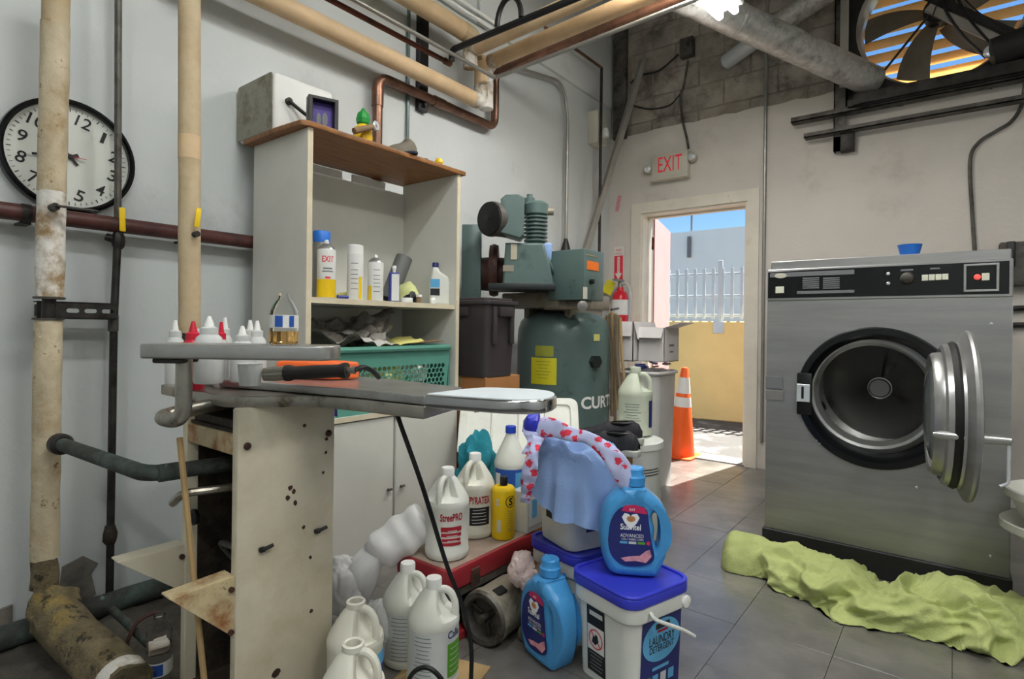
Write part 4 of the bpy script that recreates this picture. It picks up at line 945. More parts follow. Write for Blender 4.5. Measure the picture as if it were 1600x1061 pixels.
a, b = W(553, 207, 'x', .40), W(586, 197, 'x', .40)
rl = thing('taped_roll', 'brown taped roll with a round dial end leaning on the pineapple bottle', 'roll', (a.x, a.y, zt2))
a.z = max(a.z, zt2+.03); mk('roll', rod(a, b, .013, 14), M['brown_fab'], rl); mk('dial', T(lathe([(.02, 0), (.022, .004), (.018, .01)], 16), along(b, b+Vector((.4, .15, .0)))), M['lens'], rl)
p = W(625, 228, 'x', .34)
sp = thing('cloth_hat', 'grey and navy cloth cap lying on the cabinet top', 'hat', (.34, p.y, zt2))
def capf(u, v): a_ = 2*math.pi*u; r_ = math.cos(v*math.pi/2); return (.34+.07*r_*math.cos(a_), p.y+.085*r_*math.sin(a_)+.03*v, zt2+.002+.085*math.sin(v*math.pi/2)**.8*(1+.25*math.sin(a_)))
mk('crown', surf(capf, 24, 8, True), M['cap_grey'], sp); mk('brim', T(ext(circ(.05, 20, 0, 0, .035), .012, .004), TR(.40, p.y-.0, zt2+.003) @ RX(6)), M['navy_fab'], sp)
tag(mk('dark_pebble', T(lathe([(.004, 0), (.018, .006), (.016, .018), (.002, .022)], 12), TR(.38, W(664, 250, 'x', .38).y, zt2)), M['navy_fab']), 'small dark knob lying near the right end of the cabinet top', 'knob')
p = W(686, 252, 'x', .40)
by_ = thing('orange_ball', 'tiny orange and purple toy ball at the right end of the cabinet top', 'toy', (.40, p.y, zt2))
mk('ball', T(lathe([(.001, 0), (.012, .003), (.019, .012), (.019, .024), (.012, .034), (.001, .038)], 16), Matrix()), M['pine_yellow'], by_, world=False); mk('foot', lathe([(.014, 0), (.016, .004), (.014, .008)], 12), M['purple'], by_, world=False)

W, mk, thing = _W0, _mk0, _th0
# ================================================================ PRESSING MACHINE
x1, x0 = 1.05, .735; yA, yB = W(370, 800, 'x', x1).y, W(522, 800, 'x', x1).y; zB = .89
pr = thing('garment_press', 'rusty cream garment press with chrome-tipped metal ironing table', 'press', ((x0+x1)/2, (yA+yB)/2, 0))
fp_ = mk('front_panel', [span((x1-.03, yA, 0), (x1, yB, .838), .006, 2)], M['cream'], pr)
rp_ = mk('rear_panel', [span((x0, yA, 0), (x0+.03, yB, .85), .005, 2)], M['cream'], pr)
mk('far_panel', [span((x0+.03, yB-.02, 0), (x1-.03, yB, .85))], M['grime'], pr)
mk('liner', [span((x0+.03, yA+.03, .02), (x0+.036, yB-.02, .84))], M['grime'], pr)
pz = W(370, 693, 'x', x1-.02).z
mk('cross_beam', [span((x0+.03, yA+.0, pz-.03), (x1-.03, yA+.06, pz+.022), .003, 1)], M['cream_rust'], pr)
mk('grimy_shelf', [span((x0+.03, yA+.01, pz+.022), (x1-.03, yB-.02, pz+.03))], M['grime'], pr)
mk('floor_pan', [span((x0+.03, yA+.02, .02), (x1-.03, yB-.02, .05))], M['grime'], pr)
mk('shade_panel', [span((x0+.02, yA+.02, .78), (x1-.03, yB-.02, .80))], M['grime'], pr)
for (xx, tip, at0, at1, mt) in ((x1-.012, (265, 937), 898, 995, 'cream_rust'), (x0+.02, (184, 879), 852, 928, 'cream')):
    tp_ = W(*tip, 'x', xx); zt0 = W(370 if xx > 1 else 283, at0, 'x', xx).z; zb0 = W(370 if xx > 1 else 283, at1, 'x', xx).z
    br = mk('bracket', T(ext([(tp_.y, tp_.z), (yA+.004, zb0), (yA+.004, zt0)], .006, .001), TR(xx-.003, 0, 0) @ YZ), M[mt], pr)
    mk('bracket_lip', tube([(xx-.02, tp_.y, tp_.z), (xx-.02, yA, zt0)], .003, 6) if 0 else T(box(.045, (yA-tp_.y), .005, .001, 1), TR(xx-.024, (yA+tp_.y)/2, (tp_.z+zt0)/2) @ RX(math.degrees(math.atan2(zt0-tp_.z, yA-tp_.y)))), M[mt], br)
    for z in (zt0-.03, zb0+.02): mk('bolt', T(cyl(.007, .008, 8), TR(xx+.002, yA-.008, z) @ RY(90)), M['rust_brown'], br)
for (px, py, r) in ((386, 697, .0095), (513, 677, .0095)):
    q = W(px, py, 'x', x1); mk('bolt', T(lathe([(r, 0), (r, .004), (r*.6, .008)], 10), TR(q) @ RY(90)), M['rust_brown'], pr)
for (px, py) in ((408, 858), (494, 829)):
    q = W(px, py, 'x', x1); mk('toggle', [T(box(.012, .016, .012, .002, 1), TR(q+Vector((.006, 0, 0)))), rod(q+Vector((.008, 0, 0)), q+Vector((.012, .026, .006)), .005, 8)], M['dark_steel'], pr)
rr = random.Random(8)
for (px, py, s) in ((454, 762, .008), (459, 768, .007), (449, 778, .007), (461, 786, .007), (474, 824, .006), (485, 871, .005), (486, 955, .006), (509, 707, .005), (505, 738, .004), (476, 665, .005), (431, 1052, .012), (510, 686, .005)):
    q = W(px, py, 'x', x1); pts = [(s*rr.uniform(.6, 1.2)*math.cos(R(40*k)), s*rr.uniform(.6, 1.2)*math.sin(R(40*k))) for k in range(9)]
    mk('rust_blister', T(ext(pts, .0016), TR(q-Vector((.0004, 0, 0))) @ YZ), M['rust_brown'], pr)
# inner works
mk('valve_body', disp(T(lathe([(.02, 0), (.035, .01), (.03, .05), (.045, .06), (.045, .09), (.02, .11)], 14), TR(.90, yA+.12, .36)), .008, 30, 2), M['grime'], pr)
mk('inner_pipe', tube(bend([(.87, yA+.10, .1), (.87, yA+.10, .52), (.95, yA+.14, .52), (.95, yA+.14, .2)], .04), .012, 10), M['grime'], pr)
mk('inner_pipe', tube(bend([(.95, yA+.06, .45), (.83, yA+.06, .44), (.83, yA+.16, .30), (.9, yA+.16, .15)], .03), .009, 10), M['iron_grey'], pr)
mk('inner_pipe', tube(bend([(1.0, yA+.08, .60), (.9, yA+.08, .58), (.9, yA+.1, .4)], .03), .008, 10), M['iron_grey'], pr)
q = W(311, 806, 'x', .84); mk('knob', T(lathe([(.008, 0), (.02, .006), (.022, .016), (.012, .024)], 14), TR(q) @ RX(90)), M['black'], pr)
h0, h1 = W(268, 785, 'z', .60), W(372, 760, 'z', .615)
mk('hook_pipe', tube(bend([W(270, 786, 'z', .585), h0+Vector((.012, .02, .02)), h1, h1+Vector((0, .1, 0))], .02), .0105, 10), M['tarnish'], pr)
# table
f_ = [W(314, 591, 'z', zB), W(424, 598, 'z', zB), W(500, 604, 'z', zB), W(560, 608.5, 'z', zB), W(664, 618.5, 'z', zB)]
bk_ = [W(722, 605, 'z', zB), W(613, 592, 'z', zB), W(542, 587, 'z', zB), Vector((.80, -3.46, zB))]
out = [(p.x, p.y) for p in f_+bk_]
mk('table_top', T(ext(out, .022, .004), TR(0, 0, zB-.022)), M['steel'], pr)
lip = [(p.x, p.y-.004) for p in f_]+[(p.x, p.y+.004) for p in bk_]; lip[0] = (.60, yA-.005); lip.insert(1, (x1-.03, yA-.005)); lip.insert(2, (x1+.015, yA+.03)); lip[-1] = (.60, -3.46)
lip = [lip[0], (.98, yA-.006), (1.03, yA+.01), (1.075, yA+.075)]+[(p.x, p.y-.003) for p in f_[2:]]+[(p.x, p.y+.003) for p in bk_[:3]]+[(.60, -3.46)]
mk('table_base', T(ext(lip, .03, .004), TR(0, 0, zB-.054)), M['tarnish'], pr)
nf = [(661, 618), (700, 621), (745, 624), (783, 626.5), (820, 627.5), (848, 626.5), (864, 623), (870, 618), (862, 613.5), (840, 610.5), (800, 608.5), (754, 607.8), (715, 611)]
no = [(W(*q, 'z', zB).x, W(*q, 'z', zB).y) for q in nf]
no = [(p.x, p.y) for p in spline([Vector((a, b, 0)) for a, b in no], 4)]
ns = mk('nose_cover', T(ext(no, .03, .005, bres=3), TR(0, 0, zB-.028)), M['chrome'], pr)
cxn, cyn = sum(p[0] for p in no)/len(no), sum(p[1] for p in no)/len(no)
mk('nose_pad', T(ext([(cxn+(a-cxn)*.965, cyn+(b-cyn)*.93) for a, b in no], .004, .001), TR(0, 0, zB+.0005)), M['pad'], ns)
q = W(740, 640, 'z', zB-.035); mk('clip', tube([W(738, 634, 'z', zB-.03), W(742, 643, 'z', zB-.035), W(765, 641, 'z', zB-.035)], .0025, 6), M['black'], ns)
# swinging sleeve board on its bent arm
zs = 1.0
sA, sB = W(219, 537, 'z', zs), W(505, 541, 'z', zs); d_ = (sB-sA).normalized(); n_ = Vector((-d_.y, d_.x, 0))
L_ = (sB-sA).length; wS = .115
ol = [(0, 0), (L_-.02, 0)]+[(L_-.02+.035*math.sin(R(a_)), wS/2-wS/2*math.cos(R(a_))) for a_ in range(15, 180, 15)]+[(L_-.02, wS), (0, wS)]
Mb2 = Matrix(((d_.x, n_.x, 0, sA.x), (d_.y, n_.y, 0, sA.y), (0, 0, 1, zs-.034), (0, 0, 0, 1)))
sbd = mk('sleeve_board', T(ext(ol, .034, .005, bres=3), Mb2), M['steel'], pr)
mk('board_foot', T(box(.07, .07, .012, .003, 1, (.055, .045, -.005)), Mb2), M['dark_steel'], sbd)
j0 = Vector(Mb2 @ Vector((.075, .045, 0))); zj = .815
je = W(243, 656, 'z', zj)
mk('swing_arm', tube(bend([j0, (j0.x, j0.y, zj), (je.x+.0, je.y+.0, zj+.005), (.90, yA+.02, zj+.02), (.90, yA+.2, zj+.02)], .06, 8), .018, 18), M['tarnish'], pr)
# black flex from the table to the floor
fx_ = [W(600, 632, 'z', .84)+Vector((-.02, .06, .0)), W(618, 640, 'z', .835), D(660, 760, 1.42), D(697, 880, 1.50), D(722, 945, 1.55), D(736, 1010, 1.58), D(735, 1090, 1.56)]
fx2 = [Vector((p.x, p.y, max(p.z, .012))) for p in spline(fx_, 8)]
e_ = fx2[-1]; loop = [e_+Vector((.0, -.03, -.05)), D(712, 1110, 1.50), D(690, 1062, 1.47), D(665, 1043, 1.47), D(640, 1060, 1.48), D(632, 1120, 1.5)]
cordp = fx2+spline([e_]+loop, 6)[1:]
tag(mk('power_flex', tube([Vector((p.x, p.y, max(p.z, .01))) for p in cordp], .0062, 8), M['cord']), 'black flex hanging from the press table and looping on the floor', 'cord')
# wooden stick
a, b = W(294, 682, 'x', .93), W(354, 1075, 'x', 1.0)
tag(mk('wooden_stick', tube([a+Vector((0, -.02, 0)), b+Vector((0, -.05, 0))], .0075, 8), M['stick']), 'thin wooden stick leaning across the open end of the press', 'stick')
# ---- iron on the table
ha, hb_ = D(447, 583, 1.46), D(543, 579, 1.44)
ir = thing('steam_iron', 'black-handled steam iron with orange pad on the press table', 'iron', (ha.x, ha.y, zB))
mk('grip', tube([ha, ha.lerp(hb_, .07), ha.lerp(hb_, .15), ha.lerp(hb_, .5), ha.lerp(hb_, .85), ha.lerp(hb_, .94), hb_], [.021, .021, .0165, .0175, .0165, .021, .02], 16), M['handle_black'], ir)
he = D(413, 585, 1.46)
mk('heel', tube([ha, ha.lerp(he, .5), he], [.018, .019, .017], 14), M['tarnish'], ir)
mk('stem', tube([hb_, D(555, 578, 1.44)], [.008, .011], 10), M['tarnish'], ir)
oc = D(496, 583, 1.66); di = (hb_-ha).normalized(); aa = math.degrees(math.atan2(di.y, di.x))
mk('shoe', T(ext([(-.10, -.04), (.06, -.045), (.12, 0), (.06, .045), (-.10, .04)], .05, .008), TR(oc.x, oc.y, zB+.002) @ RZ(aa) @ SC(1.05, 1, 1)), M['orange'], ir)
mk('steam_hose', tube(spline([D(555, 578, 1.44), D(568, 574, 1.45), D(582, 580, 1.47), D(592, 590, 1.5)], 6), .0065, 10), M['black'], ir)
# ---- bottles on the table behind the sleeve board
def sqz(px, t, topy, r, body, tip, label, name='squeeze_bottle', cap=None, collar=True):
    p = D(px, 500, t); h = (D(px, topy, t).z-zB); zb = zB if p.x > .80 else zB-.024
    o = thing(name, label, 'bottle', (p.x, p.y, zb), facing(p)); h += zB-zb
    mk('body', lathe([(r*.94, 0), (r, .006), (r, h*.58), (r*.85, h*.68), (r*.55, h*.74)], 20), M[body], o, world=False)
    mk('collar', lathe([(r*.62, h*.73), (r*.62, h*.82), (r*.4, h*.84)], 18), M[cap or body], o, world=False)
    if tip: mk('nozzle', lathe([(r*.38, h*.83), (r*.3, h*.9), (.004, h)], 12), M[tip], o, world=False)
    return o
sqz(274, 1.70, 500, .026, 'squeeze', 'cap_white', 'clear squeeze bottle at the far left behind the sleeve board')
sqz(302, 1.56, 502, .030, 'squeeze_red', 'squeeze_red', 'squeeze bottle with red body and red tip behind the sleeve board')
sqz(312, 1.68, 497, .024, 'squeeze', None, 'squat white bottle with a flat cap behind the red squeeze bottle')
sqz(327, 1.50, 494, .036, 'squeeze', 'cap_white', 'large white squeeze bottle, tallest of those behind the sleeve board')
sqz(346, 1.62, 503, .020, 'squeeze', 'squeeze_red', 'slim white squeeze bottle with a red tip', cap='squeeze_red')
sqz(352, 1.72, 496, .022, 'squeeze', 'cap_white', 'white squeeze bottle behind the slim red-tipped one')
sqz(379, 1.55, 509, .030, 'squeeze', 'cap_white', 'short white squeeze bottle right of the large one')
sqz(391, 1.66, 500, .024, 'squeeze', 'cap_white', 'left of two narrow white squeeze bottles beside the water bottle')
sqz(402, 1.60, 501, .026, 'squeeze', 'cap_white', 'right of two narrow white squeeze bottles beside the water bottle')
p = D(392, 500, 1.46); o = thing('plastic_cup', 'white plastic cup on the press table under the sleeve board', 'cup', (p.x, p.y, zB))
mk('shell', lathe([(.026, 0), (.03, .055), (.031, .056), (.028, .055), (.024, .004)], 22), M['squeeze'], o, world=False)
# amber water bottle on the sleeve board
Pw = Mb2 @ Vector((L_-.115, .055, .034)); o = thing('water_bottle', 'open clear bottle with blue label and amber liquid on the sleeve board', 'bottle', tuple(Pw), facing(Pw))
mk('shell', lathe([(.027, 0), (.0325, .005), (.0325, .07), (.031, .078), (.024, .095), (.014, .108), (.0125, .112), (.0125, .122)], 26, True, False), M['clear'], o, world=False)
mk('liquid', lathe([(.026, .003), (.031, .007), (.031, .032)], 24), M['amber'], o, world=False)
mk('label', wrap(patch(.13, .03, 14), .0332, .055, 0), M['lbl_white'], o, world=False)
mk('label_print', [wrap(patch(.018, .026, 4), .0336, .055, -20), wrap(patch(.012, .026, 4), .0336, .055, 30)], M['ink_blue'], o, world=False)
# ================================================================ WASHER
wx0, wx1, wy, wzb, wzt = 1.742, 2.618, -1.665, .115, 1.335
wm_ = thing('washer_extractor', 'large stainless front-loading commercial washer with its round door open', 'washer', ((wx0+wx1)/2, wy+.6, 0))
rc_ = W(1245, 620, 'y', wy); cx_ = None
zt_, zb_ = W(1362, 511, 'y', wy).z, W(1372, 734, 'y', wy).z; cz = (zt_+zb_)/2; ro = (zt_-zb_)/2; cx_ = rc_.x+ro
zi, zj_ = W(1362, 535.5, 'y', wy).z, W(1378, 701, 'y', wy).z; ri = (zi-zj_)/2; czi = (zi+zj_)/2; cxi = W(1269, 620, 'y', wy).x+ri
# front sheet with round hole, then casing
mk('front_sheet', T(ext([(wx0, wzb), (wx1, wzb), (wx1, 1.185), (wx0, 1.185)], .02, .002, [circ(ro-.004, 64, cx_, cz)]), TR(0, wy, 0) @ XZ), M['brushed'], wm_)
mk('side_sheet', [span((wx0, wy+.02, wzb), (wx0+.015, wy+1.15, wzt))], M['brushed_v'], wm_)
mk('side_sheet', [span((wx1-.015, wy+.02, wzb), (wx1, wy+1.15, wzt))], M['brushed_v'], wm_)
mk('top_sheet', [span((wx0, wy+.06, wzt), (wx1, wy+1.15, wzt+.03), .003, 1)], M['brushed_v'], wm_)
mk('top_trim', [span((wx0+.01, wy+.025, wzt-.005), (wx1-.005, wy+.06, wzt+.038), .003, 1)], M['brushed'], wm_)
mk('back_sheet', [span((wx0+.015, wy+1.13, wzb), (wx1-.015, wy+1.15, wzt))], M['brushed_v'], wm_)
mk('plinth', [span((wx0-.008, wy-.012, .0), (wx1+.008, wy+1.15, wzb), .004, 1)], M['base_black'], wm_)
cpn_ = mk('control_panel', [span((wx0, wy-.004, 1.185), (wx1, wy+.05, wzt-.002), .004, 1)], M['brushed'], wm_)
mk('panel_face', [span((wx0+.004, wy-.006, 1.198), (wx1-.012, wy-.002, wzt-.012), .001, 1)], M['black_gloss'], cpn_)
def art(px, py): return W(px, py, 'y', wy-.006)
def parts_rect(name, px0, py0, px1, py1, m, par, d=.004):
    a, b = art(px0, py0), art(px1, py1); zc_ = (a.z+b.z)/2
    return mk(name, [span((a.x, wy-.006-d, b.z), (b.x, wy-.005, a.z), .0008, 1)], M[m], par)
q = art(1220, 431); mk('brand_badge', T(ext(circ(.026, 24, 0, 0, .012), .003, .001), TR(q.x, wy-.009, q.z) @ XZ), M['exit_case'], cpn_)
for (a, b, c_, d, z) in ((1203, 427, 1335, 428.5, 0), (1245, 455, 1335, 457.5, 0)): parts_rect('print_line', a, b, c_, d, 'ink_grey', cpn_, .0006)
g = []
for k in range(6):
    for (a, b) in ((1254, 1280), (1286, 1312)): p, q = art(a, 434+3.1*k), art(b, 435+3.1*k); g.append(span((p.x, wy-.0066, q.z), (q.x, wy-.006, p.z)))
mk('print_block', g, M['ink_grey'], cpn_, kind='stuff')
parts_rect('switch', 1212, 448, 1225, 458, 'button', cpn_)
for (px, py) in ((1388, 428), (1388, 443)): q = art(px, py); mk('indicator', T(lathe([(.007, 0), (.007, .006), (.003, .009)], 12), TR(q.x, wy-.006, q.z) @ RX(90)), M['lens'], cpn_)
q = art(1418, 435); mk('timer_dial', T(lathe([(.026, 0), (.025, .006), (.02, .012), (.018, .013)], 24), TR(q.x, wy-.006, q.z) @ RX(90)), M['iron_grey'], cpn_)
for k in range(4): parts_rect('cycle_button', 1440.5+10.6*k, 429.5-.5*k, 1450+10.6*k, 438.5-.5*k, 'button', cpn_)
parts_rect('print_line', 1453, 418.5, 1469, 420.5, 'ink_grey', cpn_, .0006); parts_rect('print_line', 1407, 421, 1427, 423, 'ink_grey', cpn_, .0006)
a, b = art(1506, 413), art(1561, 455)
mk('coin_frame', T(ext([(a.x, b.z), (b.x, b.z), (b.x, a.z), (a.x, a.z)], .006, .001, [[(a.x+.008, b.z+.008), (a.x+.008, a.z-.008), (b.x-.008, a.z-.008), (b.x-.008, b.z+.008)]]), TR(0, wy-.012, 0) @ XZ), M['steel'], cpn_)
q = art(1527, 433); mk('stop_button', T(lathe([(.011, 0), (.011, .006), (.006, .01)], 16), TR(q.x, wy-.006, q.z) @ RX(90)), M['led_red'], cpn_)
parts_rect('start_button', 1534, 427, 1546, 438, 'button', cpn_)
parts_rect('rating_plate', 1196.5, 587.5, 1223, 608, 'ink_grey', wm_, .002); parts_rect('sticker', 1196.5, 609, 1224, 626, 'conduit', wm_, .002)
for (px, py) in ((1432, 762), (1549, 506), (1548, 870)): q = art(px, py); mk('screw', T(lathe([(.006, 0), (.004, .003)], 8), TR(q.x, wy, q.z) @ RX(90)), M['lens'], wm_)
# door opening: black ring, steel ring, drum
YF = TR(cx_, wy, cz) @ RX(-90)      # local +Z goes into the machine (+Y)
mk('black_ring', T(lathe([(ro, -.004), (ro-.006, -.012), (ro-.03, -.012), (ri+.03, .028), (ri+.018, .04)], 64, False, False), YF), M['black_gloss'], wm_)
YI = TR(cxi, wy, czi) @ RX(-90)
mk('steel_ring', T(lathe([(ri+.035, .045), (ri+.012, .03), (ri, .034), (ri-.014, .06), (ri-.012, .10)], 64, False, False), YI), M['steel'], wm_)
rd = ri+.075
mk('drum', T(lathe([(ri-.012, .10), (rd-.01, .105), (rd, .13), (rd, .52), (rd-.03, .55), (.055, .40), (.05, .39), (.001, .385)], 64, False, False), YI), M['drum'], wm_)
mk('drum_hub', T(lathe([(.046, .40), (.046, .375), (.04, .37), (.001, .37)], 32, False, True), YI), M['brushed_v'], wm_)
for k in range(3):
    mk('drum_rib', T(box(.03, .05, .30, .012, 2), YI @ RZ(120*k+35) @ TR(rd-.02, 0, .30)), M['drum'], wm_)
q0, q1 = art(1246, 599), art(1267, 628)
lt = mk('latch_block', [span((q0.x-.0, wy-.022, q1.z-.06), (q1.x+.006, wy-.006, q0.z+.05), .006, 2)], M['black'], wm_)
mk('latch_plate', [span((q0.x+.002, wy-.034, q1.z), (q1.x, wy-.026, q0.z), .002, 1)], M['lens'], lt); mk('latch_slot', [span((q0.x+.022, wy-.036, q1.z+.015), (q0.x+.032, wy-.033, q0.z-.01), .001, 1)], M['black'], lt)
for k in range(2): q = art(1276+5*k, 688+5*k); mk('ring_screw', T(cyl(.004, .004, 8), TR(q.x, wy-.01, q.z) @ RX(90)), M['lens'], wm_)
# the open door
hx_, hy_ = 2.425, wy-.06; phi = 96
Md = TR(hx_, hy_, cz) @ RZ(phi) @ TR(-(ro+.0), 0, 0) @ RX(-90)   # local +Z = inner side of the door
dr = mk('door_flange', T(lathe([(ri+.02, -.03), (ro-.03, -.032), (ro-.014, -.028), (ro-.01, -.02), (ro-.014, -.012), (ri+.045, -.002), (ri+.028, .004)], 64, False, False), Md), M['brushed'], wm_)
mk('door_ring', T(lathe([(ri+.03, -.01), (ri+.018, .05), (ri+.004, .056), (ri-.008, .05), (ri-.012, .075), (ri-.02, .084), (ri-.036, .08), (ri-.04, .05)], 64, False, False), Md), M['steel'], dr)
mk('door_gasket', T(lathe([(ri+.026, .012), (ri+.030, .02), (ri+.022, .035)], 64, False, False), Md), M['rubber'], dr)
mk('door_glass', T(lathe([(ri-.04, .06), (ri-.065, .08), (ri*.5, .092), (.001, .095)], 48, False, False), Md), M['glass'], dr)
mk('door_back', T(lathe([(.001, -.03), (ri*.6, -.034), (ri+.025, -.036)], 48, False, False), Md), M['brushed_v'], dr)
hp = Md @ Vector((0, 0, 0)); 
a, b = D(1500, 664, 1.98), D(1570, 666, 1.98)
ax_ = Md.to_3x3() @ Vector((0, 0, -1)); c_ = Md @ Vector((-.0, .025, -.0)); 
hz_ = W(1520, 665, 'y', wy-.3).z
pc = Md @ Vector((-(ro-.07), -(hz_-cz), 0))
mk('handle_shaft', tube([pc-ax_*.09, pc-ax_*.07, pc+ax_*.05, pc+ax_*.10, pc+ax_*.105], [.006, .013, .015, .013, .008], 14), M['steel'], dr)
mk('handle_lever', tube(bend([pc+ax_*.095, pc+ax_*.095+Vector((0, 0, -.13)), pc+ax_*.075+Vector((0, 0, -.14))], .01), .005, 8), M['lens'], dr)
for s in (-.085, .085): mk('door_hinge', [span((hx_-.01, wy-.065, cz+s-.035), (hx_+.03, wy, cz+s+.035), .006)], M['brushed_v'], wm_)
p = W(1421, 392, 'y', wy+.10); o = thing('blue_bowl', 'small blue plastic bowl standing on top of the washer', 'bowl', (p.x, wy+.12, wzt+.03))
mk('shell', lathe([(.03, 0), (.036, .02), (.044, .055), (.046, .058), (.042, .055), (.03, .006)], 24, True, True), M['blue_can'], o, world=False)

# ================================================================ GREEN TOWEL
tw = thing('green_towel', 'lime green towel lying crumpled on the floor before the washer', 'towel', (2.1, -1.95, 0))
ctr = [Vector((1.63, -1.90, 0)), Vector((1.80, -1.90, 0)), Vector((2.0, -1.95, 0)), Vector((2.25, -1.98, 0)), Vector((2.46, -1.94, 0)), Vector((2.69, -1.91, 0))]
cs = spline(ctr, 16)
def towel(u, v):
    k = u*(len(cs)-1); i = min(int(k), len(cs)-2); c = cs[i].lerp(cs[i+1], k-i); t = (cs[i+1]-cs[i]).normalized(); n = Vector((-t.y, t.x, 0))
    wdt = .105+.075*min(1, max(0, (u-.18)/.3))+.02*math.sin(u*17)
    hgt = .135-.035*u+.03*math.sin(u*9+.5)*u
    if u < .05: s = math.sqrt(max(0, 1-((.05-u)/.05)**2)); wdt *= .35+.65*s; hgt *= .25+.75*s
    a = math.pi*(v*1.16-.08)
    q = Vector((c.x*3.2, c.y*3.2, v*2.2)); fold = min(1, max(.12, (u-.15)/.16))
    wv = Vector((noise.noise(q*1.3), noise.noise(q*1.3+Vector((5, 2, 8))), 0))*.8
    s1 = 1-abs(noise.noise(Vector((u*9+wv.x*1.2, v*3.2+wv.y*1.4, 1.7))))*2.0
    s2 = 1-abs(noise.noise(Vector((u*17-v*7+wv.y*2, v*7+u*4+wv.x*2, 6.2))))*2.0
    s3 = 1-abs(noise.noise(Vector((u*26+v*9+wv.x*3, v*11-u*6, 3.1))))*2.0
    k2 = 1+fold*(.36*s1+.21*s2+.04*s3-.33)
    lat = math.cos(a)*wdt*k2; z = math.sin(a)*hgt*k2
    return c-n*lat*1.0+Vector((0, 0, max(.004, z+.006)))+t*fold*.03*wv.y
mk('cloth', surf(towel, 220, 90), M['towel'], tw, sharp=180)

# ================================================================ WHITE TUBS AT THE RIGHT EDGE
tb = thing('dark_crate', 'dark crate under the white basins at the right edge', 'crate', (2.86, -1.9, 0))
mk('body', [span((2.74, -2.02, 0), (3.10, -1.72, .33), .01)], M['base_black'], tb); mk('grip', [span((2.737, -1.93, .22), (2.741, -1.81, .26), .002, 1)], M['black'], tb)
p = W(1578, 812, 'y', -1.86); q = W(1576, 762, 'y', -1.86)
for (nm, z0, zr, xl, lb) in (('lower', .335, p.z+.01, p.x-.03, 'lower wide white plastic basin at the right edge of the view'), ('upper', p.z+.012, q.z+.01, q.x-.012, 'upper white plastic basin resting in the lower one')):
    r_ = .20; o = thing('white_basin', lb, 'basin', (xl+r_, -1.86, z0)); hh = zr-z0
    mk('shell', lathe([(r_*.72, 0), (r_*.78, .01), (r_*.94, hh-.03), (r_, hh-.028), (r_, hh-.004), (r_*.97, hh), (r_*.91, hh-.01), (r_*.74, .015)], 36, True, True), M['hdpe'], o, world=False)

# ================================================================ COMPRESSOR
tcx, tcy, tr_ = .47, -1.46, .295
zd = 1.155
cm = thing('air_compressor', 'dark green upright air compressor with pump and motor on its tank', 'compressor', (tcx, tcy, 0))
tk = mk('tank', T(lathe([(tr_*.8, .10), (tr_*.95, .14), (tr_, .22), (tr_, zd-.17), (tr_*.985, zd-.12), (tr_*.93, zd-.07), (tr_*.8, zd-.03), (tr_*.5, zd-.005), (.001, zd)], 48), TR(tcx, tcy, 0)), M['comp_green'], cm)
for k in range(3): q = R(40+120*k); mk('foot', [T(box(.06, .02, .16, .003, 1), TR(tcx+.26*math.cos(q), tcy+.26*math.sin(q), .08) @ RZ(math.degrees(q)))], M['comp_green'], cm)
fa = facing((tcx, tcy)); fd = math.degrees(fa)
Mt = TR(tcx, tcy, 0) @ Matrix.Rotation(fa, 4, 'Z')
def tz(py): return D(880, py, 3.34).z
mk('warning_label', T(wrap(patch(.17, tz(560)-tz(602), 12), tr_+.0015, (tz(560)+tz(602))/2, -24), Mt), M['yellow_lbl'], tk)
mk('label_header', T(wrap(patch(.12, tz(541)-tz(558), 10), tr_+.0015, (tz(541)+tz(558))/2, -23), Mt), M['yellow_lbl2'], tk)
g = [T(wrap(patch(.10-.02*(k % 3), .005, 8), tr_+.0024, tz(566+5.2*k), -24), Mt) for k in range(6)]
mk('label_print', g, M['yellow_lbl2'], tk, kind='stuff')
mk('lettering', T(wrap(text('CURTIS', .34, .075, .03), tr_+.002, tz(630), 54), Mt), M['cap_white'], tk)
q = Mt @ Vector((tr_*math.cos(R(38)), tr_*math.sin(R(38)), tz(565))); mk('port', T(cyl(.04, .03, 6), along(q, q+Vector((math.cos(fa+R(38)), math.sin(fa+R(38)), 0)))), M['comp_dark'], tk)
mk('small_sticker', T(wrap(patch(.05, .04, 4), tr_+.002, tz(527), 42), Mt), M['paper_yellow'], tk)
def zz_(px, py, t=3.3): return D(px, py, t).z
# base saddle
mk('saddle', [span((tcx-.24, tcy-.34, zz_(800, 480)), (tcx+.18, tcy+.28, zz_(800, 455)), .01)], M['beige_metal'], cm)
for s in (-1, 1): mk('saddle_leg', [span((tcx+s*.15-.02, tcy-.2, zd-.08), (tcx+s*.15+.02, tcy+.2, zz_(800, 478)), .004)], M['beige_metal'], cm)
# pump positioned from sight lines at the tank's depth
def cc(px, py, t): return D(px, py, t)
tP = 3.28
ck0 = cc(822, 448, tP); zb0 = ck0.z; ztp = cc(822, 384, tP).z
cr = facing(ck0)
def local(px, t): p = cc(px, 500, t); return p
Mp = TR(ck0.x, ck0.y, 0) @ Matrix.Rotation(cr, 4, 'Z')     # local +X to the viewer, +Y to the right
sc_ = tP/F
def Lx(px): return (px-822)*sc_
def Lz(py): return cc(822, py, tP).z
def pbox(px0, py0, px1, py1, x0, x1, b=.008): return T(span((x0, Lx(px0), Lz(py1)), (x1, Lx(px1), Lz(py0)), b), Mp)
mk('crankcase', T(join(T(ext([(Lx(786), Lz(448)), (Lx(864), Lz(448)), (Lx(856), Lz(412)), (Lx(848), Lz(384)), (Lx(790), Lz(384))], .22, .012), TR(-.10, 0, 0) @ YZ)), Mp), M['comp_green'], cm)
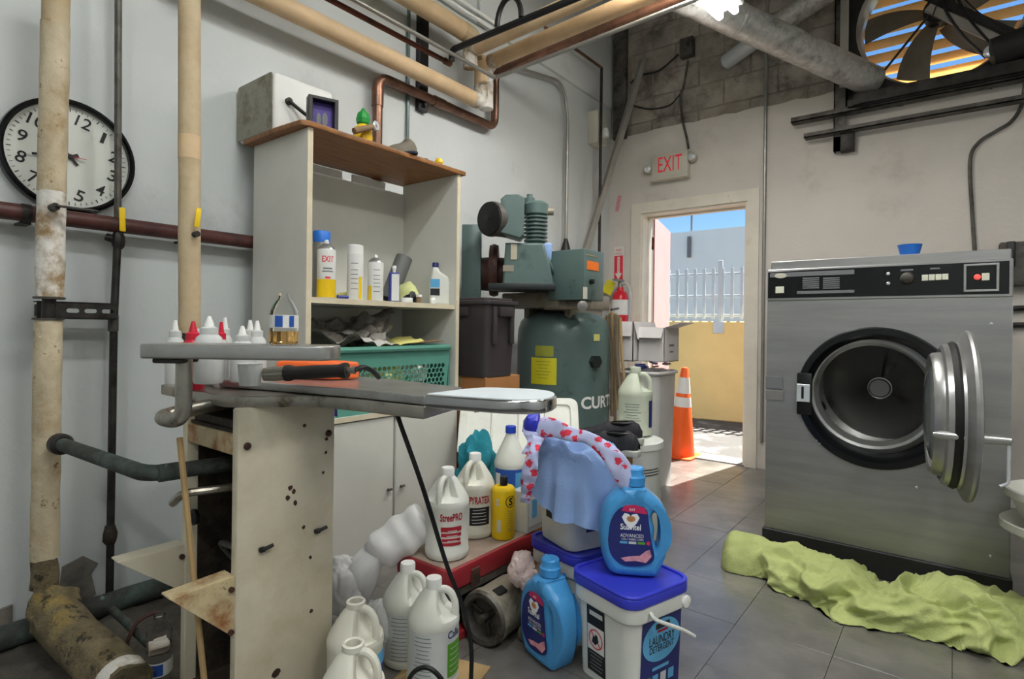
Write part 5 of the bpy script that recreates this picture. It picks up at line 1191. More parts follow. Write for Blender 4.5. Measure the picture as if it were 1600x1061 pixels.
mk('crank_cover', T(lathe([(.06, 0), (.06, .014), (.05, .02), (.001, .02)], 24), Mp @ TR(.03, Lx(855), Lz(414)) @ RX(-68)), M['comp_green'], cm)
mk('name_plate', T(box(.003, .035, .085, .0, 1, (.123, Lx(803), Lz(398))), Mp), M['cream'], cm)
mk('small_plate', T(box(.003, .06, .035, .0, 1, (.123, Lx(795), Lz(423))), Mp), M['beige_metal'], cm)
mk('base_plate', pbox(765, 446, 866, 455, -.14, .16, .004), M['comp_dark'], cm)
# head block with chamfer (left) and finned cylinder (right)
hd = [(Lx(783), Lz(322)), (Lx(790), Lz(316)), (Lx(808), Lz(315)), (Lx(818), Lz(320)), (Lx(818), Lz(374)), (Lx(812), Lz(380)), (Lx(783), Lz(372))]
mk('cylinder_head', T(T(ext(hd, .16, .006), TR(.03, 0, 0) @ YZ), Mp), M['comp_green'], cm)
g = [(.058, Lz(384))]
for k in range(7):
    z = Lz(380)+k*(Lz(338)-Lz(380))/7; d = (Lz(338)-Lz(380))/7
    g += [(.05, z), (.068, z+d*.15), (.068, z+d*.55), (.05, z+d*.7)]
g += [(.07, Lz(337)), (.07, Lz(322)), (.055, Lz(318))]
mk('finned_cylinder', T(lathe(g, 28), Mp @ TR(.03, Lx(836), 0)), M['comp_green'], cm)
mk('head_bolt', T(lathe([(.03, Lz(322)), (.03, Lz(312)), (.018, Lz(310)), (.018, Lz(306))], 12), Mp @ TR(.03, Lx(826), 0)), M['comp_green'], cm)
mk('valve_port', T(cyl(.022, .05, 12, .004), Mp @ TR(.03, Lx(850), Lz(332)) @ RX(-90)), M['beige_metal'], cm)
fa0, fa1 = Mp @ Vector((.17, Lx(766), Lz(351))), Mp @ Vector((.04, Lx(798), Lz(349)))
flt = mk('air_filter', T(lathe([(.03, 0), (.094, .004), (.097, .012), (.097, .03), (.092, .034), (.092, (fa1-fa0).length)], 32), along(fa0, fa1)), M['iron_grey'], cm)
mk('filter_face', T(lathe([(.093, -.003), (.09, -.006), (.015, -.008), (.001, -.012)], 32, True, False), along(fa0, fa1)), M['black'], flt)
mk('belt_guard', pbox(719, 349, 750, 476, -.10, -.04, .006), M['comp_green'], cm)
mk('flywheel', T(lathe([(.02, -.02), (.15, -.025), (.158, 0), (.15, .025), (.02, .03)], 32), Mp @ TR(-.12, Lx(770), Lz(420)) @ RX(90) ), M['rust_brown'], cm)
mk('motor_body', T(lathe([(.03, -.08), (.10, -.07), (.105, 0), (.10, .07), (.03, .08)], 24), Mp @ TR(-.16, Lx(768), Lz(425)) @ RX(90)), M['rust_brown'], cm)
mk('rag', disp(T(box(.03, .06, .10, .012, 2), Mp @ TR(.06, Lx(853), Lz(396))), .015, 20, 4), M['shirt'], cm)
# control box
kb0 = cc(905, 430, 3.25); Mk = TR(kb0.x, kb0.y, 0) @ RZ(0)
zk0, zk1 = cc(905, 470, 3.25).z, cc(905, 393, 3.25).z
xk = W(913, 430, 'y', kb0.y-.10)
bx_ = mk('control_box', [span((xk.x-.24, xk.y, zk0), (xk.x, xk.y+.22, zk1), .006)], M['comp_green'], cm)
# box faces: -Y face (left in view) and +X face (right in view)
zl = lambda py: cc(925, py, 3.2).z
def onx(px, py): return W(px, py, 'x', xk.x)
a, b = onx(917, 407), onx(935, 424)
mk('orange_label', [span((xk.x, a.y, b.z), (xk.x+.002, b.y, a.z))], M['orange_lbl'], bx_)
a = onx(922, 440); mk('switch_knob', T(cyl(.014, .025, 14, .003), TR(a) @ RY(90)), M['black'], bx_)
a, b = onx(911, 448), onx(917, 470); mk('paper_label', [span((xk.x, a.y, zk0+.005), (xk.x+.002, b.y, zk0+.07))], M['exit_case'], bx_)
a, b = onx(916, 397), onx(933, 402); mk('lettering', [span((xk.x, a.y, b.z), (xk.x+.0015, b.y, a.z))], M['stick'], bx_)
mk('box_bracket', [span((xk.x-.3, xk.y+.05, zk0-.05), (xk.x-.02, xk.y+.12, zk0), .004)], M['beige_metal'], cm)
mk('outlet_pipe', tube(bend([(tcx+.05, tcy+.05, zd-.02), (tcx+.05, tcy+.05, zd+.1), (xk.x-.05, xk.y+.1, zd+.1), (xk.x-.05, xk.y+.1, zk0)], .04), .02, 12), M['beige_metal'], cm)
mk('gauge', T(lathe([(.03, 0), (.03, .02), (.02, .024)], 16), along(cc(910, 478, 3.15), cc(910, 480, 3.05))), M['conduit'], cm)
# straps hanging on the wall right of the tank
tg = thing('hanging_straps', 'bunch of tan straps and belts hanging right of the compressor tank', 'straps', tuple(D(962, 640, 3.62)))
for k in range(7):
    a = D(945+4*k, 487+3*abs(k-3), 3.62-.02*k); b = D(952+4.5*k, 640+10*(k % 3), 3.62-.02*k); m_ = a.lerp(b, .4)+Vector((.02*math.sin(k), .0, 0))
    mk('strap', tube(spline([a, m_, b], 6), .014 if k % 2 else .010, 6), M['cloth_strap'] if k % 3 else M['stick'], tg)
mk('hook', [rod(D(955, 484, 3.62), D(966, 482, 4.2), .008, 6)], M['dark_steel'], tg)
# ================================================================ TOTE AND CARTONS BY THE CABINET
c0 = W(752, 590, 'x', .62); ty0 = c0.y+.04
zt0, zt1 = W(790, 588, 'x', .62).z, W(790, 474, 'x', .62).z
to = thing('black_tote', 'black plastic storage tote between the cabinet and the compressor', 'tote', (.40, ty0+.22, zt0))
w2, d2 = .36, W(808, 560, 'x', .62).y-ty0
xcn, ycn = .62-w2/2, ty0+d2/2
def totef(u, v):
    pts = rrect(w2*(.90+.10*v), d2*(.90+.10*v), .03); k = u*len(pts); i = int(k) % len(pts); return (xcn+pts[i][0], ycn+pts[i][1], zt0+(zt1-zt0)*v)
np_ = len(rrect(1, 1, .1)); V, Fc = surf(totef, np_, 6, True); Fc.append(tuple(range(np_)))
tbod = mk('body', (V, Fc), M['tote'], to)
mk('lid', T(join(ext(rrect(w2+.03, d2+.03, .04), .022, .005), T(ext(rrect(w2-.02, d2-.02, .04), .018, .006), TR(0, 0, .018))), TR(xcn, ycn, zt1-.01)), M['tote'], to)
for k in (-1, 1): mk('rib', [span((.615, ycn+k*d2*.28-.015, zt0+.2*(zt1-zt0)*(2.2)), (.632, ycn+k*d2*.28+.015, zt1-.02), .005)], M['tote'], to)
mk('latch', [span((.62, ycn-.05, zt1-.07), (.65, ycn+.06, zt1-.02), .006)], M['tote'], to)
mk('latch', [span((xcn-.06, ty0-.012, zt1-.07), (xcn+.06, ty0+.0, zt1-.02), .006)], M['tote'], to)
def carton(name, a, b, label, m='carton', tape=True):
    o = thing(name, label, 'box', ((a[0]+b[0])/2, (a[1]+b[1])/2, a[2])); mk('body', [span(a, b, .003, 1)], M[m], o)
    mk('tape', [span(((a[0]+b[0])/2-.025, a[1]-.001, b[2]-.06), ((a[0]+b[0])/2+.025, b[1]+.001, b[2]+.001))], M['stick'], o); return o
carton('cardboard_carton', (.22, ty0+.02, .40), (.60, ty0+.30, zt0-.001), 'brown cardboard carton directly under the black tote')
carton('cardboard_carton', (.20, ty0-.0, 0), (.62, ty0+.32, .399), 'brown cardboard carton on the floor under the carton stack')
# ================================================================ FLOOR CLUTTER
zX = .25
tbx = thing('red_toolbox', 'low dusty red steel toolbox on the floor carrying the white jugs', 'toolbox', (1.03, -2.9, 0))
bx0, bx1, by0_, by1_ = .90, 1.15, -3.20, -2.70
mk('lid', [span((bx0, by0_, zX-.075), (bx1+.008, by1_, zX-.002), .012, 2)], M['toolbox'], tbx)
mk('lid_top', [span((bx0+.012, by0_+.012, zX-.004), (bx1-.004, by1_-.01, zX), .001, 1)], M['toolbox_top'], tbx)
mk('tray_edge', [span((bx0+.01, by0_+.008, zX-.105), (bx1, by1_-.01, zX-.078), .003, 1)], M['iron_grey'], tbx)
mk('body', [span((bx0+.01, by0_+.012, .03), (bx1-.03, by1_-.01, zX-.1), .004, 1)], M['black'], tbx)
mk('foot_rail', [span((bx0, by0_, 0), (bx1+.004, by1_, .03), .004, 1)], M['toolbox'], tbx)
q = W(742, 915, 'x', bx1+.01); mk('hasp', [span((bx1+.006, q.y-.02, zX-.085), (bx1+.014, q.y+.025, zX-.025), .003, 1)], M['rust_brown'], tbx)

def jug(p, label, ha=80, h=.30, r=.076, body='hdpe', cap='cap_white', prints=None, lbl=None, opened=False, group=None, turn=0):
    o = thing('jug', label, 'jug', tuple(p), facing(p)+R(turn), group); s = h/.30
    prof = [(.062, 0), (.072, .004), (.076, .014), (.0762, .026), (.0745, .031), (.0745, .168), (.0762, .174), (.0765, .186), (.074, .196), (.068, .209), (.06, .222), (.051, .236), (.042, .250), (.033, .262), (.025, .27), (.0215, .274), (.0215, .283)]
    prof = [(a*r/.076, b*s) for a, b in prof]
    g = lathe(prof, 40, True, not opened); V = []
    for v in g[0]:
        z = v.z/s; a = math.atan2(v.y, v.x); d = math.cos(a-R(ha)); f = 1
        if d > .45 and .196 < z < .272: f = 1-.62*min(1, (d-.45)/.28)*math.sin(math.pi*(z-.196)/.076)**.5
        V.append(Vector((v.x*f, v.y*f, v.z)))
    b = mk('body', (V, g[1]), M[body], o, world=False)
    ca, sa = math.cos(R(ha)), math.sin(R(ha)); k = r/.076
    hp = [(.016, .266), (.036, .268), (.052, .258), (.062, .24), (.066, .215), (.066, .19)]
    mk('handle', tube(spline([(ca*a*k, sa*a*k, z*s) for a, z in hp], 4), [.0105*k]*21, 10), M[body], o, world=False)
    if opened: mk('neck_ring', lathe([(.0215*k, .268*s), (.026*k, .272*s), (.026*k, .285*s), (.0215*k, .288*s), (.018*k, .285*s), (.018*k, .25*s)], 24, False, False), M[body], o, world=False)
    else: mk('cap', lathe([(.0235*k, .272*s), (.0235*k, .296*s), (.0215*k, .30*s)], 24), M[cap], o, world=False)
    R_ = .0745*k
    if lbl: mk('label', wrap(patch(lbl[0], lbl[1], 16), R_+.0008, lbl[2], lbl[3]), M[lbl[4]], o, world=False)
    if prints: prints(o, R_+.0016)
    return o
def lines(o, R_, n, w, z0, dz, a, m='ink_grey', h_=.0022, name='small_print'):
    rl = random.Random(n); mk(name, [wrap(patch(w*rl.uniform(.6, 1), h_, 8), R_, z0-dz*k, a) for k in range(n)], M[m], o, world=False, kind='stuff')
def pr_stree(o, R_):
    mk('lettering', wrap(text('StreePRO', .08, .026, .025), R_, .152, 12), M['ink_red'], o, world=False)
    for k, (w, h_, z) in enumerate(((.074, .016, .120), (.072, .012, .101), (.066, .010, .084), (.07, .010, .070))): mk('red_band', wrap(patch(w, h_, 12), R_, z-.008, 12), M['ink_red'], o, world=False)
    lines(o, R_+.0006, 4, .05, .124, .017, 14, 'lbl_white')
jug(W(698, 866, 'z', zX), 'white gallon jug marked StreePRO in red on the red toolbox', -25, .305, prints=pr_stree)
def pr_pyr(o, R_):
    mk('lettering', wrap(text('PYRATEX', .085, .028, .025), R_, .148, 16), M['ink_red'], o, world=False)
    mk('dark_band', wrap(patch(.08, .066, 12), R_, .088, 16), M['ink_black'], o, world=False)
    lines(o, R_+.0006, 5, .06, .112, .012, 14, 'lbl_white')
jug(W(741, 833, 'z', zX), 'white gallon jug marked PYRATEX in red and black, behind the StreePRO jug', -30, .31, body='hdpe_dirty', prints=pr_pyr)
def pr_calla(o, R_):
    lines(o, R_, 12, .062, .160, .0115, -24)
    mk('lettering', wrap(text('Calla', .05, .022, .02), R_, .160, 52), M['ink_navy'], o, world=False)
    mk('green_panel', wrap(patch(.062, .095, 10), R_, .088, 56), M['ink_green'], o, world=False)
    lines(o, R_+.0006, 5, .05, .12, .016, 56, 'lbl_clear')
pc_ = W(678, 907, 'z', .30); jug((pc_.x, pc_.y, .008), 'white gallon jug with Calla label and green panel, nearest on the floor', 75, .302, lbl=(.20, .155, .095, 14, 'lbl_clear'), prints=pr_calla)
def pr_plain(o, R_):
    lines(o, R_, 12, .066, .160, .0115, -18)
    mk('red_edge_print', wrap(patch(.006, .12, 2), R_, .10, 45), M['ink_red'], o, world=False)
pc_ = W(633, 884, 'z', .30); jug((pc_.x-.01, pc_.y+.02, 0), 'capped white gallon jug with grey printed label behind the Calla jug', 60, .302, lbl=(.15, .15, .095, -4, 'lbl_clear'), prints=pr_plain)
def pr_blue(o, R_): mk('blue_label', wrap(patch(.06, .10, 8), R_, .10, 72), M['ink_navy'], o, world=False); mk('label_top', wrap(patch(.06, .035, 8), R_+.0005, .145, 72), M['ink_sky'], o, world=False)
pc_ = W(541, 930, 'z', .30); jug((pc_.x+.03, pc_.y+.01, 0), 'dirty open white jug with a blue label beside the press', 55, .305, body='hdpe_dirty', opened=True, prints=pr_blue)
pc_ = W(552, 998, 'z', .30); jug((pc_.x, pc_.y, 0), 'dirty open white jug in the foreground below the press panel', 60, .305, body='hdpe_dirty', opened=True)
# bleach jug, yellow bottle, printed carton
cr0 = Vector((1.0, -2.47, 0))
pb = D(797, 765, 2.38); zcr = .335
carton('cardboard_carton', (pb.x-.16, pb.y-.04, 0), (pb.x+.14, pb.y+.16, zcr), 'low brown carton behind the red toolbox under the bleach jug')
o = thing('bleach_jug', 'white bleach jug with blue cap and blue label behind the yellow bottle', 'jug', (pb.x, pb.y, zcr+.001), facing(pb))
mk('body', lathe([(.055, 0), (.064, .006), (.066, .02), (.066, .13), (.068, .135), (.068, .15), (.058, .18), (.044, .21), (.03, .24), (.02, .262), (.0195, .275)], 36), M['hdpe'], o, world=False)
mk('cap', lathe([(.0225, .268), (.0225, .294), (.02, .297)], 20), M['cap_blue'], o, world=False)
mk('label', wrap(patch(.15, .105, 16), .0668, .075, -6), M['ink_blue'], o, world=False)
mk('label_panel', wrap(patch(.055, .09, 8), .0674, .07, 42), M['ink_sky'], o, world=False)
mk('label_badge', wrap(patch(.03, .05, 6), .0675, .085, -50), M['lbl_white'], o, world=False)
p = W(786, 839, 'z', zX); o = thing('yellow_bottle', 'yellow round bottle with black cap on the red toolbox', 'bottle', tuple(p), facing(p))
mk('body', lathe([(.038, 0), (.0425, .004), (.044, .014), (.044, .178), (.043, .186), (.036, .194), (.018, .198)], 32), M['yellow'], o, world=False)
mk('cap', lathe([(.015, .196), (.0155, .226), (.013, .23)], 18), M['black'], o, world=False)
mk('round_mark', wrap(ext(circ(.022, 24), .0002, 0, [circ(.019, 24)]), .0447, .145, 38), M['ink_black'], o, world=False)
mk('mark_figure', wrap(text('S', .018, .028, .03), .0447, .145, 38), M['ink_black'], o, world=False)
mk('pale_print', [wrap(patch(.012, .012, 3), .0447, .15, -30), wrap(patch(.012, .012, 3), .0447, .135, -30), wrap(patch(.016, .045, 4), .0447, .055, -22)], M['exit_case'], o, world=False, kind='stuff')
lines(o, .0447, 9, .03, .11, .009, 36, 'ink_grey', .0015)
p = W(815, 830, 'z', zX); o = thing('detergent_carton', 'pale blue and white printed carton behind the yellow bottle', 'box', (p.x, p.y+.04, zX), 0)
mk('body', box(.075, .11, .16, .003, 1, (0, 0, .08)), M['lens'], o, world=False); mk('print', box(.078, .08, .11, 0, 1, (0, 0, .08)), M['lbl_clear'], o, world=False)
mk('print_patch', box(.08, .03, .07, 0, 1, (0, -.01, .09)), M['ink_sky'], o, world=False)
# ---- square pails
def pail(name, label, c, z0, hgt, s, rz, lid=True):
    o = thing(name, label, 'bucket', (c[0], c[1], z0), R(rz))
    def fn(u, v):
        pts = rrect(s*(.90+.09*v), s*(.90+.09*v), s*.17, 6); k = int(round(u*len(pts))) % len(pts); return (pts[k][0], pts[k][1], .002+(hgt-.03)*v)
    n = len(rrect(1, 1, .1, 6)); V, Fc = surf(fn, n, 3, True); Fc.append(tuple(range(n))); Fc.append(tuple(3*n+i for i in range(n)))
    mk('body', (V, Fc), M['pail'], o, world=False)
    mk('collar', T(ext(rrect(s*1.06, s*1.06, s*.2, 6), .05, .006), TR(0, 0, hgt-.075)), M['pail'], o, world=False)
    if lid:
        ld = mk('lid', T(ext(rrect(s*1.10, s*1.10, s*.2, 6), .032, .006), TR(0, 0, hgt-.03)), M['lid_blue'], o, world=False)
        mk('lid_rim', T(ext(rrect(s*1.10, s*1.10, s*.2, 6), .008, .003, [list(reversed(rrect(s*1.0, s*1.0, s*.16, 6)))]), TR(0, 0, hgt-.0)), M['lid_blue'], ld, world=False)
    return o
cA = ((1.529+1.804)/2+.004, (-3.034-2.875)/2+.01)
sA_ = .243; rzA = -17
pa = pail('detergent_pail', 'white square detergent pail with blue lid in the right foreground', cA, 0, .30, sA_, rzA)
# labels: -Y face (hazard) and +X face (laundry)
f_ = sA_*.487
def face_y(w, h, cx, cz_, m, name, off=0, geo=None):
    g = geo if geo else patch(w, h, 1); tilt = 2.3
    return mk(name, T(g, TR(cx, -sA_/2*(.90+.09*cz_/.27)-.0012-off, cz_) @ RX(90+tilt)), M[m], pa, world=False)
def face_x(w, h, cy, cz_, m, name, off=0, geo=None):
    g = geo if geo else patch(w, h, 1); tilt = 2.3
    return mk(name, T(g, TR(sA_/2*(.90+.09*cz_/.27)+.0012+off, cy, cz_) @ RZ(90) @ RX(90+tilt)), M[m], pa, world=False)
face_y(.075, .20, -.022, .125, 'ink_black', 'hazard_label'); face_y(.069, .075, -.022, .128, 'lbl_white', 'hazard_panel', .0006)
face_y(0, 0, -.022, .128, 'ink_red2', 'hazard_ring', .0012, ext(circ(.029, 28), .0003, 0, [list(reversed(circ(.0255, 28)))]))
face_y(0, 0, -.022, .128, 'ink_black', 'hazard_figure', .0011, ext([(-.016, -.012), (-.002, -.018), (.012, -.004), (.008, .012), (.0, .016), (-.004, .006), (-.01, .01)], .0003))
face_y(0, 0, -.022, .128, 'ink_red2', 'hazard_bar', .0014, T(patch(.05, .004, 1), RZ(-45)))
face_y(.055, .014, -.020, .202, 'lbl_clear', 'hazard_title', .0006)
for k in range(5): face_y(.055-.006*(k % 3), .004, -.022, .082-.011*k, 'ink_grey', 'hazard_print', .0006)
face_x(.168, .225, .01, .115, 'ink_navy', 'brand_label'); face_x(0, 0, .01, .155, 'ink_sky', 'label_oval', .0006, ext(circ(.08, 32, 0, 0, .062), .0003))
face_x(.06, .016, .012, .197, 'ink_black', 'label_badge', .0012); face_x(.045, .008, .012, .182, 'ink_red', 'label_badge_foot', .0014)
face_x(0, 0, .012, .158, 'ink_black', 'lettering', .0014, text('LAUNDRY', .11, .026, .015)); face_x(0, 0, .012, .133, 'ink_black', 'lettering', .0014, text('DETERGENT', .105, .02, .015))
face_x(.07, .010, .01, .075, 'ink_sky', 'label_strip', .0008)
for k in range(4): face_x(.024, .03, -.045+.034*k, .042, ('ink_green', 'ink_sky', 'lbl_clear', 'ink_sky')[k], 'label_icon', .0008)
face_x(.1, .02, .02, .008, 'ink_black', 'label_foot', .001)
mk('bail', tube(spline([(f_+.012, -.055, .255), (f_+.03, -.05, .24), (f_+.05, .03, .20), (f_+.055, .085, .165)], 6), .0055, 8), M['pail'], pa, world=False)
mk('bail_ear', T(cyl(.018, .014, 14, .003), TR(f_+.004, .10, .245) @ RY(90)), M['cap_white'], pa, world=False)
cB = (1.405, -2.80)
pB = pail('detergent_pail', 'white square pail with blue lid under the pail draped with the blue shirt', cB, 0, .30, .243, -14)
pC = pail('detergent_pail', 'white square pail standing on the blue lid under the blue shirt', (cB[0]-.005, cB[1]+.0), .304, .28, .225, -24, lid=False)
for (cx, cz_, w, h, m, n, off) in ((-.01, .19, .075, .07, 'lbl_white', 'hazard_panel', 0), (-.005, .105, .075, .045, 'ink_black', 'hazard_label', 0)):
    mk(n, T(patch(w, h, 1), TR(cx, -.1125*(.90+.09*cz_/.25)-.0014, cz_) @ RX(92.3)), M[m], pC, world=False)
mk('hazard_ring', T(ext(circ(.032, 24), .0003, 0, [list(reversed(circ(.028, 24)))]), TR(-.01, -.1125*(.90+.09*.19/.25)-.002, .19) @ RX(92.3)), M['ink_red2'], pC, world=False)
mk('hazard_figure', T(ext([(-.016, -.012), (.0, -.018), (.014, -.004), (.008, .012), (-.006, .012)], .0003), TR(-.01, -.1125*(.90+.09*.19/.25)-.0024, .19) @ RX(92.3)), M['ink_black'], pC, world=False)
mk('brand_label', T(patch(.12, .16, 1), TR(.1125*(.90+.09*.14/.25)+.0014, .02, .14) @ RZ(90) @ RX(92.3)), M['ink_navy'], pC, world=False)
# ---- blue softener bottles
def softener(p, label, rz):
    o = thing('softener_bottle', label, 'bottle', tuple(p), rz)
    ol = [(-.052, 0), (.05, 0), (.072, .012), (.094, .06), (.102, .115), (.100, .165), (.088, .205), (.06, .236), (.034, .254), (.03, .262), (-.03, .262), (-.04, .252), (-.068, .232), (-.09, .20), (-.101, .16), (-.103, .11), (-.094, .055), (-.074, .012)]
    ol = [(p_.x, p_.y) for p_ in spline([Vector((a, b, 0)) for a, b in ol]+[Vector((-.052, 0, 0))], 3)][:-1]
    hole = [(.066, .085), (.082, .11), (.084, .14), (.076, .17), (.06, .19), (.052, .175), (.06, .14), (.058, .11)]
    hole = [(p_.x, p_.y) for p_ in spline([Vector((a, b, 0)) for a, b in hole]+[Vector((hole[0][0], hole[0][1], 0))], 3)][:-1]
    g = ext(ol, .105, .026, [list(reversed([(a*1.0+.002, b) for a, b in hole]))] if 0 else [list(reversed(hole))], bres=5)
    g = ([Vector((v.x, v.y, (v.z-.0525)*(1-.25*max(0, (v.x-.02)/.08)*(1 if v.y > .05 else v.y/.05)))) for v in g[0]], g[1])
    Mo = Matrix(((0, 0, 1, 0), (1, 0, 0, 0), (0, 1, 0, 0), (0, 0, 0, 1)))
    mk('body', T(g, Mo), M['softener'], o, world=False, sharp=60)
    mk('neck', lathe([(.03, .255), (.027, .266), (.027, .272)], 24), M['softener'], o, world=False)
    cp = mk('cap', lathe([(.033, .266), (.0335, .29), (.031, .292), (.029, .296), (.029, .314), (.026, .318)], 28), M['softener_cap'], o, world=False)
    mk('cap_fin', box(.01, .056, .02, .004, 1, (0, 0, .312)), M['softener_cap'], cp, world=False)
    zf_ = .0532
    def flat(name, g2, cx, cy, m, off): return mk(name, T(g2, Mo @ TR(cx, cy, zf_+off)), M[m], o, world=False)
    lab = [(-.078, .11), (-.072, .16), (-.055, .195), (-.03, .212), (.02, .214), (.036, .20), (.042, .16), (.05, .11), (.058, .07), (.05, .05), (.02, .038), (-.03, .036), (-.06, .055), (-.074, .08)]
    lab = [(p_.x, p_.y) for p_ in spline([Vector((a, b, 0)) for a, b in lab]+[Vector((lab[0][0], lab[0][1], 0))], 3)][:-1]
    lb = flat('label', ext(lab, .0004), 0, 0, 'ink_navy', 0)
    def fl(name, g2, cx, cy, m, off): return mk(name, T(g2, Mo @ TR(cx, cy, zf_+off)), M[m], lb, world=False)
    fl('label_banner', ext([(-.04, .0), (.036, -.006), (.03, .012), (.0, .02), (-.03, .017)], .0003), 0, .198, 'ink_magenta', .0006)
    fl('banner_text', text('60', .016, .008), -.008, .204, 'ink_white', .0012)
    heart = [(0, -.024), (.018, -.004), (.026, .012), (.018, .024), (.006, .022), (0, .016), (-.006, .022), (-.018, .024), (-.026, .012), (-.018, -.004)]
    fl('white_heart', ext(heart, .0003), -.012, .168, 'ink_white', .0006); fl('heart_print', ext(circ(.013, 12, 0, 0, .009), .0003), -.011, .176, 'ink_tan', .0012)
    fl('lettering', text('Suavitel', .06, .018, .02), -.012, .152, 'ink_white', .0016)
    fl('lettering', text('ADVANCED', .068, .0105), -.008, .126, 'ink_white', .0008); fl('lettering', text('5-IN-1 FABRIC CARE', .064, .006), -.006, .115, 'ink_white', .0008)
    for k, m in enumerate(('ink_sky', 'lbl_clear', 'ink_green')): fl('label_strip', patch(.022, .007, 1), -.032+.026*k, .105, m, .0008)
    fl('flower_print', ext([(.0, 0), (.03, -.004), (.046, .016), (.04, .036), (.028, .03), (.012, .016), (-.02, .012), (-.044, .006), (-.03, -.004)], .0003), .004, .052, 'ink_pink', .0008)
    fl('label_dot', ext(circ(.006, 12), .0003), .04, .106, 'ink_magenta', .0010)
    return o
p1_ = Vector((1.672, -2.925, .306)); softener(p1_, 'blue fabric softener bottle standing on the foreground pail lid', facing(p1_)+R(4))
p2_ = W(858, 1028, 'z', 0); softener((p2_.x, p2_.y, 0), 'blue fabric softener bottle standing on the floor left of the pails', facing(p2_)-R(52))
# ---- shirt
sx, sy, szt = cB[0]+.0, cB[1]-.0, .60
shirt = thing('blue_shirt', 'light blue shirt with red floral trim draped over the stacked pail', 'shirt', (sx, sy, szt))
vdir = facing((sx, sy))
def drape(u, v):
    a = 2*math.pi*u; rel = a   # rel 0 faces the viewer, + is right
    lo_ = .462-.045*math.cos(a-.7)-.02*math.sin(2*a+1)
    rr_ = .168+.015*math.cos(a-1.2)+.012*math.sin(3*a)-.022*math.sin(a)*max(0, math.cos(a)+.6)
    fld = noise.noise(Vector((math.cos(a)*2.6, math.sin(a)*2.6, 3)))*.5+.5*noise.noise(Vector((math.cos(a)*5.5, math.sin(a)*5.5, 9)))
    peak = .66; tl_ = -.055*math.sin(a)-.055*max(0, -math.cos(a-.7))
    if v < .5:
        k = v/.5; r_ = rr_*math.sin(k*math.pi/2)*.92; z = peak-(peak-.61)*k**2.2+tl_*k
        z += .022*noise.noise(Vector((math.cos(a)*k*3.5, math.sin(a)*k*3.5, 4)))*(1.2)+.024*(1-abs(noise.noise(Vector((math.cos(a)*k*4, math.sin(a)*k*4, 7))))*2.4)
    else:
        k = (v-.5)/.5; r_ = rr_*(.92+.10*k+.05*k*k)+fld*.045*k; z = .61+tl_*(1-k)-(.61-lo_)*k
        r_ += .007*k*math.sin(9*a+3*math.sin(2*a)); z += .012*k*math.sin(5*a+1)
    A = vdir+a
    return (sx+r_*math.cos(A)+.02*math.cos(vdir), sy+r_*math.sin(A)+.02*math.sin(vdir), z)
g = surf(drape, 120, 44, True)
mk('body', g, M['shirt'], shirt, sharp=180)
def ribbon(pts, w, name, m, seed=1, thick=.006):
    P = spline([Vector(p) for p in pts], 8); n = len(P)-1
    def fn(u, v):
        k = u*n; i = min(int(k), n-1); c = P[i].lerp(P[i+1], k-i); t = (P[i+1]-P[i]).normalized(); view = (CAM-c).normalized(); s_ = t.cross(view).normalized()
        a = 2*math.pi*v; ww = w*(1+.25*math.sin(u*9+seed))
        return c+s_*math.cos(a)*ww/2+view*(math.sin(a)*(thick+.012*abs(noise.noise(Vector((u*6, seed, 0))))))+view*.01*noise.noise(Vector((u*8+seed, math.cos(a), 1)))
    g = surf(fn, 40, 14); return mk(name, g, m, shirt, sharp=180)
tS = 1.74
ribbon([D(838, 668, 1.86), D(862, 668, 1.84), D(890, 678, 1.80), D(918, 684, 1.78), D(945, 702, 1.74), D(966, 726, 1.72), D(983, 760, 1.72), D(981, 782, 1.73)], .052, 'trim', M['floral'], 1)
ribbon([D(842, 682, 1.80), D(834, 705, 1.77), D(828, 735, 1.76), D(823, 765, 1.77), D(820, 786, 1.78)], .040, 'trim', M['floral'], 3)
ribbon([D(828, 655, 1.90), D(830, 672, 1.87), D(832, 692, 1.84), D(828, 712, 1.82)], .045, 'cuff', M['floral'], 5)
lc = D(832, 664, 1.88)
mk('lining', disp(T(lathe([(.004, -.045), (.022, -.03), (.03, 0), (.026, .03), (.006, .045)], 16), TR(lc) @ RY(20)), .012, 30, 2), M['lid_blue'], shirt)
# ---- motor on the floor
m0, m1 = Vector((1.228, -3.11, .088)), Vector((1.218, -2.90, .088))
mo = thing('electric_motor', 'old dusty electric motor with open end lying before the red toolbox', 'motor', (1.225, -3.0, 0))
mk('casing', T(lathe([(.086, 0), (.09, .006), (.09, .03), (.085, .036), (.085, .17), (.078, .19), (.04, .205)], 36, False, True), along(m0, m1)), M['motor'], mo)
mk('end_ring', T(lathe([(.09, .004), (.084, -.008), (.068, -.006), (.064, .012), (.064, .03), (.02, .034), (.001, .034)], 36, False, False), along(m0, m1)), M['iron_grey'], mo)
mk('terminal_slot', T(box(.03, .05, .012, .002, 1), TR(m0+Vector((.03, .05, .081))) @ RY(20)), M['black'], mo)
for k in range(3): q = R(120*k+20); mk('end_arm', T(box(.05, .016, .012, .004, 1, (.04, 0, .02)), along(m0, m1) @ RZ(120*k+20)), M['dark_steel'], mo)
mk('shaft', T(cyl(.012, .05, 12), along(m0-Vector((0, .012, 0)), m1)), M['iron_grey'], mo)
p = W(808, 985, 'z', .02); o = thing('rusty_can', 'small dirty round can lying beside the floor motor', 'can', (p.x+.02, p.y+.06, .0))
mk('shell', T(lathe([(.026, 0), (.03, .004), (.03, .06), (.026, .064)], 18), TR(p.x+.03, p.y+.04, .032) @ RX(90) @ RY(20)), M['motor'], o)
